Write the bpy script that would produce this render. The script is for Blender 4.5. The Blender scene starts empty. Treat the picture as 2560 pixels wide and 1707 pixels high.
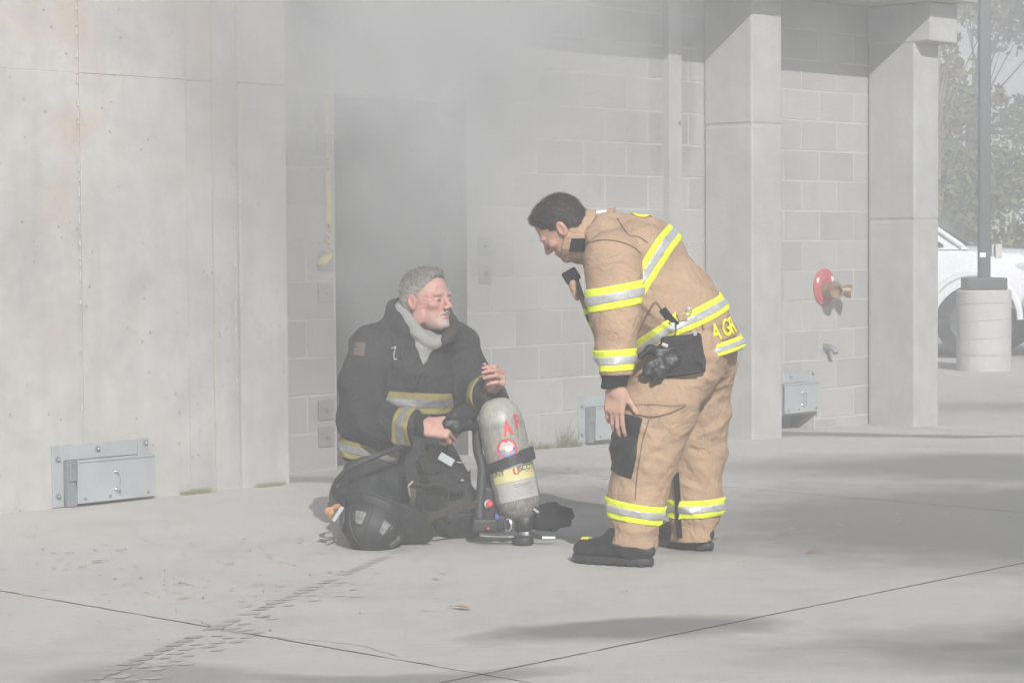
import bpy, bmesh, math, random
import numpy as np
from mathutils import Vector, Matrix
random.seed(7); rng = np.random.default_rng(7)
SC = bpy.context.scene
COL = SC.collection

HAZE, SMOKE_CORE, SMOKE_ROLL, SMOKE_PUFF, SMOKE_DRIFT, SMOKE_VEIL = .0195, 1.25, .65, 2.0, .10, .10
# ------------------------------------------------------------------ camera, sky, sun, exposure
CAMH, TILT, ROLL, FPX = 1.2016, .0425, -.0068, 5653.2
cam_data = bpy.data.cameras.new('camera'); cam = bpy.data.objects.new('camera', cam_data); COL.objects.link(cam)
cam_data.sensor_width = 36; cam_data.lens = 36 * FPX / 2560; cam_data.clip_start = .1; cam_data.clip_end = 4000
cam.matrix_world = Matrix.Translation((0, 0, CAMH)) @ Matrix.Rotation(math.pi / 2 - TILT, 4, 'X') @ Matrix.Rotation(ROLL, 4, 'Z')
SC.camera = cam

SUN_EL = math.radians(31)
SUN_TRAVEL = Vector((-.204 * math.cos(SUN_EL), .979 * math.cos(SUN_EL), -math.sin(SUN_EL))).normalized()
W = bpy.data.worlds.new('World'); SC.world = W; W.use_nodes = True
wn = W.node_tree.nodes; wl = W.node_tree.links
sky = wn.new('ShaderNodeTexSky'); sky.sky_type = 'NISHITA'; sky.sun_disc = False
sky.sun_elevation = SUN_EL; sky.sun_rotation = math.radians(168); sky.dust_density = 1.5
wn['Background'].inputs['Strength'].default_value = .06
wl.new(sky.outputs['Color'], wn['Background'].inputs['Color'])
sun_d = bpy.data.lights.new('sun', 'SUN'); sun_d.energy = 5.0; sun_d.angle = math.radians(.55); sun_d.color = (1, .985, .965)
sun = bpy.data.objects.new('sun', sun_d); COL.objects.link(sun)
sun.rotation_euler = SUN_TRAVEL.to_track_quat('-Z', 'Y').to_euler(); sun.location = (3, -10, 12)
vs = SC.view_settings; vs.view_transform = 'Standard'; vs.look = 'None'; vs.gamma = 1; vs.exposure = 0.35; vs.use_curve_mapping = False
cy = SC.cycles
cy.use_denoising = True; cy.volume_bounces = 1; cy.max_bounces = 4; cy.diffuse_bounces = 2; cy.volume_step_rate = 4.0; cy.volume_max_steps = 40
cy.use_adaptive_sampling = True; cy.adaptive_threshold = .04; cy.adaptive_min_samples = 12
cy.caustics_reflective = False; cy.caustics_refractive = False

# ------------------------------------------------------------------ layout frame of the building
TH = .8165                                   # the wall runs 46.8 degrees away from the picture plane
UX, UY = math.cos(TH), math.sin(TH)
NX, NY = -UY, UX
D0 = 13.218 * NY                             # block wall face: n = 0
def WP(s, n, z): return Vector((UX * s + NX * (n + D0), UY * s + NY * (n + D0), z))
def SN(x, y): return (x * UX + y * UY, x * NX + y * NY - D0)
def gz(s): return -.02 * min(max(s - 9.6, 0), 4.0)       # the apron falls away gently to the right
def A(px, py, Y):
    """point at depth Y that the survey of the photograph gives for a pixel of the 2560 px picture"""
    a = px - 1280; b = 853.5 - py; c, s = math.cos(ROLL), math.sin(ROLL)
    a, b = a * c - b * s, a * s + b * c
    ct, st = math.cos(TILT), math.sin(TILT)
    x, y, z = a, FPX * ct + b * st, -FPX * st + b * ct
    return np.array([x * Y / y, Y, z * Y / y + CAMH])
def G(px, py, z=0.):
    r = A(px, py, 1.) - np.array([0, 0, CAMH]); return r * ((z - CAMH) / r[2]) + np.array([0, 0, CAMH])

# ------------------------------------------------------------------ materials
def rgb(c): return (c[0], c[1], c[2], 1)
class NT:
    def __init__(s, m): s.t = m.node_tree; s.n = s.t.nodes; s.l = s.t.links; s.b = s.n.get('Principled BSDF')
    def add(s, t, **k):
        q = s.n.new(t)
        for a, v in k.items(): setattr(q, a, v)
        return q
    def noise(s, vec, scale, detail=4, rough=.55, dist=0):
        q = s.add('ShaderNodeTexNoise'); q.inputs['Scale'].default_value = scale; q.inputs['Detail'].default_value = detail
        q.inputs['Roughness'].default_value = rough; q.inputs['Distortion'].default_value = dist
        if vec is not None: s.l.new(vec, q.inputs['Vector'])
        return q.outputs['Fac']
    def ramp(s, fac, stops):
        q = s.add('ShaderNodeValToRGB'); e = q.color_ramp.elements
        while len(e) < len(stops): e.new(.5)
        for i, (p, c) in enumerate(stops): e[i].position = p; e[i].color = rgb(c) if hasattr(c, '__len__') else (c, c, c, 1)
        s.l.new(fac, q.inputs['Fac']); return q.outputs['Color']
    def math(s, op, a, b=None, clamp=False):
        q = s.add('ShaderNodeMath', operation=op); q.use_clamp = clamp
        for i, v in enumerate((a, b)):
            if v is None: continue
            if isinstance(v, (int, float)): q.inputs[i].default_value = v
            else: s.l.new(v, q.inputs[i])
        return q.outputs[0]
    def mix(s, fac, a, b, mode='MIX'):
        q = s.add('ShaderNodeMix', data_type='RGBA', blend_type=mode)
        for i, v in ((0, fac), (6, a), (7, b)):
            if isinstance(v, (int, float)): q.inputs[i].default_value = v
            elif isinstance(v, tuple): q.inputs[i].default_value = rgb(v)
            else: s.l.new(v, q.inputs[i])
        return q.outputs[2]
    def coord(s, kind='Object', scale=None, loc=None, rot=None):
        v = s.add('ShaderNodeTexCoord').outputs[kind]
        if scale or loc or rot:
            m = s.add('ShaderNodeMapping'); s.l.new(v, m.inputs['Vector'])
            if scale: m.inputs['Scale'].default_value = scale
            if loc: m.inputs['Location'].default_value = loc
            if rot: m.inputs['Rotation'].default_value = rot
            v = m.outputs['Vector']
        return v
    def bump(s, h, strength=.3, dist=.01, normal=None):
        q = s.add('ShaderNodeBump'); q.inputs['Strength'].default_value = strength; q.inputs['Distance'].default_value = dist
        s.l.new(h, q.inputs['Height'])
        if normal is not None: s.l.new(normal, q.inputs['Normal'])
        s.l.new(q.outputs['Normal'], s.b.inputs['Normal']); return q.outputs['Normal']
def newmat(name):
    m = bpy.data.materials.new(name); m.use_nodes = True; return m, NT(m)
def mat(name, base, rough=.7, var=.15, scale=8, metallic=0, bump=.0, bscale=60, bdist=.004, coord='Object', spec=.5, dirt=None, dscale=3):
    m, t = newmat(name); v = t.coord(coord)
    n = t.noise(v, scale, 5)
    lo = tuple(c * (1 - var) for c in base); hi = tuple(min(1, c * (1 + var)) for c in base)
    col = t.ramp(n, [(.3, lo), (.7, hi)])
    if dirt:
        d = t.ramp(t.noise(v, dscale, 6, .65), [(.5, 0), (.72, 1)])
        col = t.mix(t.math('MULTIPLY', d, dirt[1]), col, dirt[0])
    t.l.new(col, t.b.inputs['Base Color'])
    t.b.inputs['Roughness'].default_value = rough; t.b.inputs['Metallic'].default_value = metallic
    t.b.inputs['Specular IOR Level'].default_value = spec
    if bump: t.bump(t.noise(v, bscale, 5, .6), bump, bdist)
    return m

# ------------------------------------------------------------------ mesh helpers
def link(o, parent=None):
    COL.objects.link(o)
    if parent is not None: o.parent = parent
    return o
def tag(o, label, cat, group=None):
    o['label'] = label; o['category'] = cat
    if group: o['group'] = group
    return o
def empty(name, loc=(0, 0, 0), rz=0):
    o = bpy.data.objects.new(name, None); o.location = loc; o.rotation_euler = (0, 0, rz); o.empty_display_size = .1
    return link(o)
class MB:
    """collects boxes, tubes, lathes and sheets; build() links them as one mesh object"""
    def __init__(s): s.v = []; s.f = []
    def add(s, v, f):
        k = len(s.v); s.v += [tuple(map(float, q)) for q in v]; s.f += [tuple(i + k for i in q) for q in f]; return s
    def box(s, lo, hi, M=None):
        v = [Vector((x, y, z)) for x in (lo[0], hi[0]) for y in (lo[1], hi[1]) for z in (lo[2], hi[2])]
        if M is not None: v = [M @ q for q in v]
        return s.add(v, [(0, 1, 3, 2), (4, 6, 7, 5), (0, 4, 5, 1), (2, 3, 7, 6), (0, 2, 6, 4), (1, 5, 7, 3)])
    def obox(s, c, hx, hy, hz):
        """box from centre and three half-axis vectors"""
        c, hx, hy, hz = (np.array(q, float) for q in (c, hx, hy, hz))
        v = [c + i * hx + j * hy + k * hz for i in (-1, 1) for j in (-1, 1) for k in (-1, 1)]
        return s.add(v, [(0, 1, 3, 2), (4, 6, 7, 5), (0, 4, 5, 1), (2, 3, 7, 6), (0, 2, 6, 4), (1, 5, 7, 3)])
    def tube(s, pts, r, n=10, cap=True, flat=1., ref=None):
        P = [np.array(p, float) for p in pts]; R = r if hasattr(r, '__len__') else [r] * len(P)
        T = [P[min(i + 1, len(P) - 1)] - P[max(i - 1, 0)] for i in range(len(P))]
        T = [t / (np.linalg.norm(t) + 1e-9) for t in T]
        u = np.array(ref, float) if ref is not None else (np.array([0, 0, 1.]) if abs(T[0][2]) < .9 else np.array([1., 0, 0]))
        v = []; 
        for p, t, rr in zip(P, T, R):
            u = u - t * (u @ t); u /= np.linalg.norm(u) + 1e-9; w = np.cross(t, u)
            for k in range(n):
                a = 2 * math.pi * k / n
                v.append(p + rr * (math.cos(a) * u * flat + math.sin(a) * w))
        f = [(i * n + k, i * n + (k + 1) % n, (i + 1) * n + (k + 1) % n, (i + 1) * n + k) for i in range(len(P) - 1) for k in range(n)]
        if cap: f += [tuple(range(n - 1, -1, -1)), tuple(range((len(P) - 1) * n, len(P) * n))]
        return s.add(v, f)
    def lathe(s, prof, o, ax, n=24, sx=1., sy=1., ref=(0, 1, 0)):
        """prof: (radius, distance along axis)"""
        o = np.array(o, float); ax = np.array(ax, float); ax /= np.linalg.norm(ax)
        u = np.array(ref if abs(np.array(ref, float) @ ax) < .9 else (1, 0, 0), float); u -= ax * (u @ ax); u /= np.linalg.norm(u); w = np.cross(ax, u)
        v = []
        for r, h in prof:
            for k in range(n):
                a = 2 * math.pi * k / n
                v.append(o + ax * h + r * (math.cos(a) * u * sx + math.sin(a) * w * sy))
        m = len(prof)
        f = [(i * n + k, i * n + (k + 1) % n, (i + 1) * n + (k + 1) % n, (i + 1) * n + k) for i in range(m - 1) for k in range(n)]
        f += [tuple(range(n - 1, -1, -1)), tuple(range((m - 1) * n, m * n))]
        return s.add(v, f)
    def prism(s, poly, o, ex, ey, ez, depth):
        """polygon in the (ex, ey) plane at o, extruded along ez"""
        o, ex, ey, ez = (np.array(q, float) for q in (o, ex, ey, ez)); n = len(poly)
        v = [o + ex * a + ey * b for a, b in poly] + [o + ex * a + ey * b + ez * depth for a, b in poly]
        return s.add(v, [tuple(range(n)), tuple(range(2 * n - 1, n - 1, -1))] + [(i, i + n, (i + 1) % n + n, (i + 1) % n) for i in range(n)])
    def ribbon(s, pts, wid, thick, side):
        """a strap: rectangular section swept along pts; side = width direction (one vector or one for each point)"""
        P = [np.array(p, float) for p in pts]; v = []
        for i, p in enumerate(P):
            t = P[min(i + 1, len(P) - 1)] - P[max(i - 1, 0)]; t /= np.linalg.norm(t) + 1e-9
            sd = np.array(side[i] if hasattr(side[0], '__len__') else side, float); sd = sd - t * (sd @ t); sd /= np.linalg.norm(sd) + 1e-9
            n = np.cross(t, sd)
            for a, b in ((-1, -1), (1, -1), (1, 1), (-1, 1)): v.append(p + sd * a * wid / 2 + n * b * thick / 2)
        m = len(P)
        f = [(i * 4 + k, i * 4 + (k + 1) % 4, i * 4 + 4 + (k + 1) % 4, i * 4 + 4 + k) for i in range(m - 1) for k in range(4)]
        return s.add(v, f + [(3, 2, 1, 0), tuple(range((m - 1) * 4, m * 4))])
    def mesh(s, name):
        me = bpy.data.meshes.new(name); me.from_pydata(s.v, [], s.f)
        bm = bmesh.new(); bm.from_mesh(me); bmesh.ops.recalc_face_normals(bm, faces=bm.faces); bm.to_mesh(me); bm.free()
        return me
    def build(s, name, m, parent=None, smooth=False, bevel=0, loc=None, rz=None, segs=2):
        me = s.mesh(name); me.materials.append(m); o = bpy.data.objects.new(name, me); link(o, parent)
        if smooth:
            me.shade_smooth()
            if smooth != 'all': me.set_sharp_from_angle(angle=math.radians(40))
        if bevel:
            b = o.modifiers.new('bevel', 'BEVEL'); b.width = bevel; b.segments = segs; b.limit_method = 'ANGLE'
        if loc is not None: o.location = loc
        if rz is not None: o.rotation_euler = (0, 0, rz)
        return o
def curve(pts, n=8):
    """Catmull-Rom through pts"""
    P = [np.array(p, float) for p in pts]; P = [2 * P[0] - P[1]] + P + [2 * P[-1] - P[-2]]; out = []
    for i in range(1, len(P) - 2):
        for k in range(n):
            t = k / n; a, b, c, d = P[i - 1:i + 3]
            out.append(.5 * (2 * b + (c - a) * t + (2 * a - 5 * b + 4 * c - d) * t * t + (3 * b - a - 3 * c + d) * t ** 3))
    return out + [P[-2]]
# ------------------------------------------------------------------ materials of the place
def concrete_mat(name, base, seed=0, streak=.12, pits=True, warm=None):
    m, t = newmat(name); v = t.coord('Object', loc=(seed, seed * 2.3, seed * .7))
    big = t.noise(v, .9, 5, .6, .4); mid = t.noise(v, 7, 6, .65); fine = t.noise(v, 60, 4, .7)
    col = t.ramp(big, [(.28, tuple(c * .74 for c in base)), (.5, base), (.74, tuple(c * 1.14 for c in base))])
    col = t.mix(.42, col, t.ramp(mid, [(.3, tuple(c * .72 for c in base)), (.7, tuple(c * 1.2 for c in base))]))
    bl = t.ramp(t.noise(v, 2.6, 6, .7, .5), [(.52, 0), (.75, 1)]); col = t.mix(t.math('MULTIPLY', bl, .4), col, tuple(c * .62 for c in base))
    if streak:                                            # rain streaks running down the face
        sv = t.coord('Object', scale=(9, 9, .5), loc=(seed, 0, 0))
        sk = t.ramp(t.noise(sv, 1.2, 5, .6), [(.5, 0), (.8, 1)])
        col = t.mix(t.math('MULTIPLY', sk, streak * 2.2), col, tuple(c * .62 for c in base))
    if warm:
        wv = t.ramp(t.noise(t.coord('Object', loc=(seed + 4.2, 1.1, 3.3)), 1.7, 4, .55), [(.56, 0), (.7, 1)])
        col = t.mix(t.math('MULTIPLY', wv, .5), col, warm)
    h = t.math('ADD', t.math('MULTIPLY', mid, .5), t.math('MULTIPLY', fine, .35))
    if pits:
        vo = t.add('ShaderNodeTexVoronoi'); vo.inputs['Scale'].default_value = 17; t.l.new(v, vo.inputs['Vector'])
        gate = t.ramp(t.noise(v, 5, 3), [(.46, 0), (.52, 1)])
        p = t.math('MULTIPLY', t.ramp(vo.outputs['Distance'], [(.06, 1), (.13, 0)]), gate)
        col = t.mix(t.math('MULTIPLY', p, .9), col, tuple(c * .35 for c in base))
        h = t.math('SUBTRACT', h, p)
    t.l.new(col, t.b.inputs['Base Color']); t.b.inputs['Roughness'].default_value = .88
    t.bump(h, .35, .006); return m
M = {}
M['concrete'] = concrete_mat('cast_concrete', (.445, .437, .412), 0, .16, True, (.43, .33, .25))
M['concrete2'] = concrete_mat('cast_concrete_columns', (.40, .40, .385), 5, .12)
M['mortar'] = concrete_mat('mortar', (.47, .465, .45), 2, .0, False)
M['soffit'] = concrete_mat('roof_concrete', (.36, .36, .35), 9, .0, False)
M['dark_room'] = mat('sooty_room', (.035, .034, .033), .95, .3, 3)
M['galv'] = mat('galvanised_steel', (.40, .425, .435), .55, .12, 5, .2, .08, 30)
M['galv_dark'] = mat('weathered_steel', (.26, .28, .29), .6, .15, 8, .4)
M['bolt'] = mat('steel_bolt', (.30, .30, .29), .45, .15, 30, .6)
M['brightsteel'] = mat('bright_steel', (.72, .72, .70), .25, .05, 20, .9)
M['brass'] = mat('tarnished_brass', (.36, .25, .16), .45, .2, 30, .6)
M['redpaint'] = mat('worn_red_paint', (.48, .07, .09), .5, .15, 25, dirt=((.6, .5, .45), .4), dscale=30)
M['whitepaint'] = mat('white_paint', (.78, .78, .76), .45, .05, 10)
M['black'] = mat('black_rubber', (.025, .026, .028), .6, .2, 30)
M['yellow_strap'] = mat('yellow_webbing', (.62, .50, .07), .8, .15, 40)
M['caulk'] = mat('white_caulk', (.56, .55, .52), .7, .1, 60)
M['polegrey'] = mat('dark_pole_paint', (.055, .058, .062), .5, .1, 20)

def block_mat():
    m, t = newmat('painted_block'); v = t.coord('Object'); oi = t.add('ShaderNodeObjectInfo')
    r = oi.outputs['Random']; r.node
    base = t.ramp(r, [(0, (.32, .32, .312)), (.5, (.38, .377, .362)), (1, (.455, .45, .435))])
    pos = t.add('ShaderNodeNewGeometry').outputs['Position']
    big = t.noise(pos, 1.6, 5, .6)
    col = t.mix(.5, base, t.ramp(big, [(.3, (.29, .288, .28)), (.72, (.40, .39, .37))]))
    soot = t.ramp(t.noise(pos, .9, 4, .5), [(.52, 0), (.75, 1)])
    col = t.mix(t.math('MULTIPLY', soot, .25), col, (.22, .22, .22))
    dpt = t.add('ShaderNodeVectorMath', operation='DOT_PRODUCT'); t.l.new(pos, dpt.inputs[0]); dpt.inputs[1].default_value = (UX, UY, 0); sp_ = t.add('ShaderNodeSeparateXYZ'); t.l.new(pos, sp_.inputs[0])
    for s0, z0, rs, rz, k in ((10.965, 2.15, .10, .62, .38), (11.25, 2.1, .13, .55, .4), (8.75, 2.35, 1.0, .55, .5)):      # shadows beside the channel painted into the colour, and soot over the doorway
        a_ = t.math('DIVIDE', t.math('SUBTRACT', dpt.outputs['Value'], s0), rs); b_ = t.math('DIVIDE', t.math('SUBTRACT', sp_.outputs[2], z0), rz)
        e_ = t.math('SUBTRACT', 1.0, t.math('ADD', t.math('MULTIPLY', a_, a_), t.math('MULTIPLY', b_, b_))); e_ = t.math('ADD', e_, t.math('MULTIPLY', t.math('SUBTRACT', t.noise(pos, 4.5, 4, .6), .5), 1.2))
        col = t.mix(t.math('MULTIPLY', t.ramp(e_, [(.1, 0), (.75, 1)]), k), col, (.12, .12, .122))
    t.l.new(col, t.b.inputs['Base Color']); t.b.inputs['Roughness'].default_value = .85
    t.bump(t.math('ADD', t.noise(pos, 90, 4, .7), t.math('MULTIPLY', big, .6)), .25, .004); return m
M['block'] = block_mat()

def ground_mat():
    m, t = newmat('apron_concrete'); v = t.add('ShaderNodeNewGeometry').outputs['Position']
    big = t.noise(v, .55, 6, .6, .5); mid = t.noise(v, 5, 6, .65); fine = t.noise(v, 70, 4, .7)
    base = t.ramp(big, [(.3, (.43, .415, .385)), (.7, (.52, .51, .48))])
    base = t.mix(.35, base, t.ramp(mid, [(.3, (.39, .375, .345)), (.72, (.55, .535, .505))]))
    bw = t.add('ShaderNodeMapping'); t.l.new(v, bw.inputs['Vector']); bw.inputs['Rotation'].default_value = (0, 0, -TH); bw.inputs['Scale'].default_value = (.6, 9, 1)
    broom = t.noise(bw.outputs['Vector'], 5, 4, .6)
    base = t.mix(.22, base, t.ramp(broom, [(.3, (.38, .37, .345)), (.7, (.57, .56, .53))]))
    # soft ground shade painted in as dark warped ellipses, plus a few damp stains
    shade_wet = None; nw = t.add('ShaderNodeTexNoise'); nw.inputs['Scale'].default_value = .9; nw.inputs['Detail'].default_value = 4; t.l.new(v, nw.inputs['Vector'])
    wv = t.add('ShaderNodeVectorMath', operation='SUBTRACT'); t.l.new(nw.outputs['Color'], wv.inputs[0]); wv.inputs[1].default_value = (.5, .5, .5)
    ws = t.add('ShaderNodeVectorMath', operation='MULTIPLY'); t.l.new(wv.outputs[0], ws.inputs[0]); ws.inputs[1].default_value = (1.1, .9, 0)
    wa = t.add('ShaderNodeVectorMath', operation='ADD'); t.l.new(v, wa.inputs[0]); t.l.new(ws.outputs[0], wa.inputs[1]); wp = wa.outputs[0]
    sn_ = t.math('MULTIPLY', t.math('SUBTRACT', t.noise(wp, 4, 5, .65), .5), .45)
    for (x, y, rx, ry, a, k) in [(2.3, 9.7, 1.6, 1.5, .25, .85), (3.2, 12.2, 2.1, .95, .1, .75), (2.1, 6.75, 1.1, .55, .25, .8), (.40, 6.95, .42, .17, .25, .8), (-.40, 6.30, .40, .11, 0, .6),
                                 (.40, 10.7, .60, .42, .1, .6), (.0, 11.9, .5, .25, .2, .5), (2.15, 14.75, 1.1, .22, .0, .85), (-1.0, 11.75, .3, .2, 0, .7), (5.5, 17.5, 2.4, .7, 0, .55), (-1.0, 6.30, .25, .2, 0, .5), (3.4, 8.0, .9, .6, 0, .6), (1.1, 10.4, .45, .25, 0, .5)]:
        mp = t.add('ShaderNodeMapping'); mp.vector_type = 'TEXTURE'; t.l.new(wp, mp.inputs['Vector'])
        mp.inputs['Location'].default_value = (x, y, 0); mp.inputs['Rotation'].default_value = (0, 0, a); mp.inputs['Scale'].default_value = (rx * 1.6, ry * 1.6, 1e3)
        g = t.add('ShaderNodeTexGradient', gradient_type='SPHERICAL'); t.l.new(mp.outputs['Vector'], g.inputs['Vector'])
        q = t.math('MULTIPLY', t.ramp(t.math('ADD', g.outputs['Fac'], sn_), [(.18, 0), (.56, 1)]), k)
        shade_wet = q if shade_wet is None else t.math('MAXIMUM', shade_wet, q)
    speck = t.ramp(t.noise(v, 34, 4, .65), [(.60, 0), (.70, 1)])
    base = t.mix(t.math('MULTIPLY', speck, .45), base, (.24, .22, .19))
    blot = t.ramp(t.noise(v, 1.7, 6, .7, .6), [(.50, 0), (.72, 1)]); base = t.mix(t.math('MULTIPLY', blot, .38), base, (.30, .285, .26))
    pale = t.ramp(t.noise(v, 48, 3, .6), [(.66, 0), (.72, 1)]); base = t.mix(t.math('MULTIPLY', pale, .4), base, (.66, .65, .62))
    col = t.mix(shade_wet, base, (.165, .16, .15))
    t.l.new(col, t.b.inputs['Base Color'])
    t.l.new(t.ramp(shade_wet, [(0, .9), (1, .68)]), t.b.inputs['Roughness'])
    t.bump(t.math('ADD', t.math('MULTIPLY', broom, .5), t.math('MULTIPLY', fine, .5)), .3, .004); return m
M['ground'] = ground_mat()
M['yard'] = mat('yard_surface', (.22, .215, .20), .9, .15, .8, bump=.2, bscale=40)
M['grass'] = mat('dry_grass', (.22, .20, .07), .8, .25, 30)
M['leaf_dry'] = mat('dry_leaf', (.34, .20, .11), .8, .25, 40)
M['mulch'] = mat('straw_bits', (.38, .27, .16), .85, .35, 25)

# ------------------------------------------------------------------ ground: a sheet to the horizon, with the apron's slabs on it
gm = MB(); R_ = 1200
gm.add([(-R_, -R_, -.35), (R_, -R_, -.35), (R_, R_, -.35), (-R_, R_, -.35)], [(0, 1, 2, 3)])
ground = gm.build('ground', M['yard']); ground['kind'] = 'structure'
apron = empty('pavement'); apron['kind'] = 'structure'
JS = [-4.1, .2, 4.53, 8.85, 13.17, 17.5, 21.8, 26.1]; JN = [-13.9, -9.3, -4.67, .12, 4.8, 9.5]
def slab(s0, s1, n0, n1):
    g = .0035; k = 10; b = MB(); v = []
    for i in range(k + 1):
        s = s0 + g + (s1 - s0 - 2 * g) * i / k
        for n in (n0 + g, n1 - g): v.append(WP(s, n, gz(s))); v.append(WP(s, n, -.4))
    f = []
    for i in range(k):
        a = i * 4; c = a + 4
        f += [(a, c, c + 2, a + 2), (a, a + 1, c + 1, c), (a + 2, c + 2, c + 3, a + 3)]
    f += [(0, 2, 3, 1), (4 * k, 4 * k + 1, 4 * k + 3, 4 * k + 2)]
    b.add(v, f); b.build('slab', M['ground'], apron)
for i in range(len(JS) - 1):
    for j in range(len(JN) - 1):
        if JN[j] >= .1 and JS[i] < 8.8: continue
        slab(JS[i], JS[i + 1], JN[j], JN[j + 1])

jm = mat('joint_tar', (.10, .096, .09), .9, .3, 30)
def joint_strip(pts, w, name='joint_filler'):
    b = MB(); v = []
    for i, p in enumerate(pts):
        q = np.array(pts[min(i + 1, len(pts) - 1)]) - np.array(pts[max(i - 1, 0)]); e = np.array([-q[1], q[0], 0]); e /= np.linalg.norm(e) + 1e-9; k = w * random.uniform(.5, 1.2)
        v += [np.array(p) - e * k, np.array(p) + e * k]
    b.add(v, [(2 * i, 2 * i + 1, 2 * i + 3, 2 * i + 2) for i in range(len(pts) - 1)]); b.build(name, jm, apron)
for s_ in JS[1:-1]: joint_strip([np.array(WP(s_ + random.gauss(0, .0025), n_, gz(s_) + .0015)) for n_ in np.arange(-9.3, .0 if s_ < 13 else 9, .06)], .0028)
for n_ in JN[1:-2]:
    if n_ < -9 or n_ > 0: continue
    joint_strip([np.array(WP(s_, n_ + random.gauss(0, .002), gz(s_) + .0015)) for s_ in np.arange(-4, 26, .06)], .003)
cr = [np.array(WP(4.53 + .03 + .05 * math.sin(k * .21) + random.gauss(0, .004), -4.3 + k * .03, .0016)) for k in range(34)]; joint_strip(cr, .0016, 'crack')
# tread marks of dried mud
def mudm(nm, c):
    m_, t_ = newmat(nm); v_ = t_.coord('Object'); t_.l.new(t_.ramp(t_.noise(v_, 40, 4), [(.3, tuple(q * .88 for q in c)), (.7, tuple(q * 1.1 for q in c))]), t_.b.inputs['Base Color']); t_.b.inputs['Roughness'].default_value = .95; return m_
MUD = [mudm('dried_mud_%s' % k, c) for k, c in (('dark', (.35, .337, .315)), ('mid', (.41, .397, .37)), ('pale', (.45, .437, .41)))]
p0, p1 = G(330, 1690), G(1090, 1362); p0[2] = p1[2] = 0
d = (p1 - p0); L = np.linalg.norm(d); d /= L; w = np.array([-d[1], d[0], 0]); tms = [MB(), MB(), MB()]
x = -.35
while x < L:
    far = max(0, x / L)
    for row, (off, wd, ln) in enumerate(((.085, .055, .046), (.025, .038, .032), (-.025, .038, .032), (-.075, .04, .030))):
        if random.random() < (.03, .3, .35, .45)[row] + .75 * far * (row > 0) + max(0, far - .55): continue
        c = p0 + d * (x + .03 * (row % 2) + random.uniform(-.006, .006)) + w * off; e1 = d * ln * random.uniform(.7, 1.1) * (1 - .3 * far); e2 = (w - d * .45) * wd * .5 * random.uniform(.75, 1.1)
        q = [c - e1 * .7 - e2, c + e1 * .5 - e2 * random.uniform(.8, 1), c + e1 * random.uniform(.7, 1.1) + e2 * .1, c + e1 * .6 + e2 * random.uniform(.8, 1.), c - e1 * .6 + e2 * 1.05, c - e1 * random.uniform(.7, 1.2) + e2 * .2]
        sh = min(2, (0 if row == 0 else 1) + int(far * 2.4 + random.uniform(-.3, .3)))
        tms[max(0, sh)].add([(p[0], p[1], .0022) for p in q], [(0, 1, 2, 3, 4, 5)])
    x += .076
tt = empty('tire_track'); tt['kind'] = 'stuff'; tt['label'] = 'muddy tire tread print crossing the pale concrete apron'
for b_, m_ in zip(tms, MUD): b_.build('tread_print', m_, tt)['kind'] = 'stuff'

# ------------------------------------------------------------------ block wall with the doorway
def wmat(): return Matrix.Translation(WP(0, 0, 0)) @ Matrix.Rotation(TH, 4, 'Z')
DS0, DS1, DZ = 8.243, 9.263, 2.03
TOPZ = 2.842
wb = MB()
for s0, s1, z0, z1 in ((7.3, DS0, -.2, TOPZ), (DS1, 12.235, -.2, TOPZ), (12.235, 12.64, .04, TOPZ), (12.64, 13.62, -.2, TOPZ), (DS0, DS1, DZ, TOPZ)):
    wb.box((s0, -.0012, z0), (s1, .2, z1))
block_wall = wb.build('block_wall', M['mortar'], loc=WP(0, 0, 0), rz=TH)
tag(block_wall, 'grey concrete block wall with the smoke-filled doorway between the concrete columns', 'wall')
bcache = {}
def block(s0, s1, z0, z1):
    key = (round(s1 - s0, 3), round(z1 - z0, 3))
    if key not in bcache:
        b = MB(); b.box((.0045, -.0035, .0045), (key[0] - .0045, .06, key[1] - .0045)); me = b.mesh('block'); me.materials.append(M['block'])
        bcache[key] = me
    o = bpy.data.objects.new('block', bcache[key]); link(o, block_wall); o.location = (s0, random.uniform(-.0012, .0012), z0)
    if len(bcache) < 60:
        bv = o.modifiers.new('bevel', 'BEVEL'); bv.width = .0025; bv.segments = 1
for c in range(-1, 14):
    z0, z1 = c * .203, (c + 1) * .203
    s = 9.657 + (.203 if c % 2 == 0 else 0) - .406 * 6
    while s < 13.62:
        a, b = max(s, 7.35), min(s + .406, 13.62); segs = [(a, b)]
        if z1 < DZ + .02: segs = [(max(x, lo), min(y, hi)) for x, y in segs for lo, hi in ((0, DS0), (DS1, 99))]
        if c <= 0: segs = [(max(x, lo), min(y, hi)) for x, y in segs for lo, hi in ((0, 12.235), (12.64, 99))]
        for x, y in segs:
            if y - x > .05: block(x, y, z0, z1)
        s += .406
# dark soot-toned lining added in the doorway to darken its sunlit jambs
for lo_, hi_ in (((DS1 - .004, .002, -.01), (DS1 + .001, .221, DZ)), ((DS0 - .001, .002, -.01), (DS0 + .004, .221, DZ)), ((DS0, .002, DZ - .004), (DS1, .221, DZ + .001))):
    MB().box(lo_, hi_).build('dark_door_lining', mat('soot', (.07, .068, .066), .95, .4, 9) if 'soot' not in bpy.data.materials else bpy.data.materials['soot'], block_wall)  # 'soot' is only the dark tone of the added lining
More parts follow.
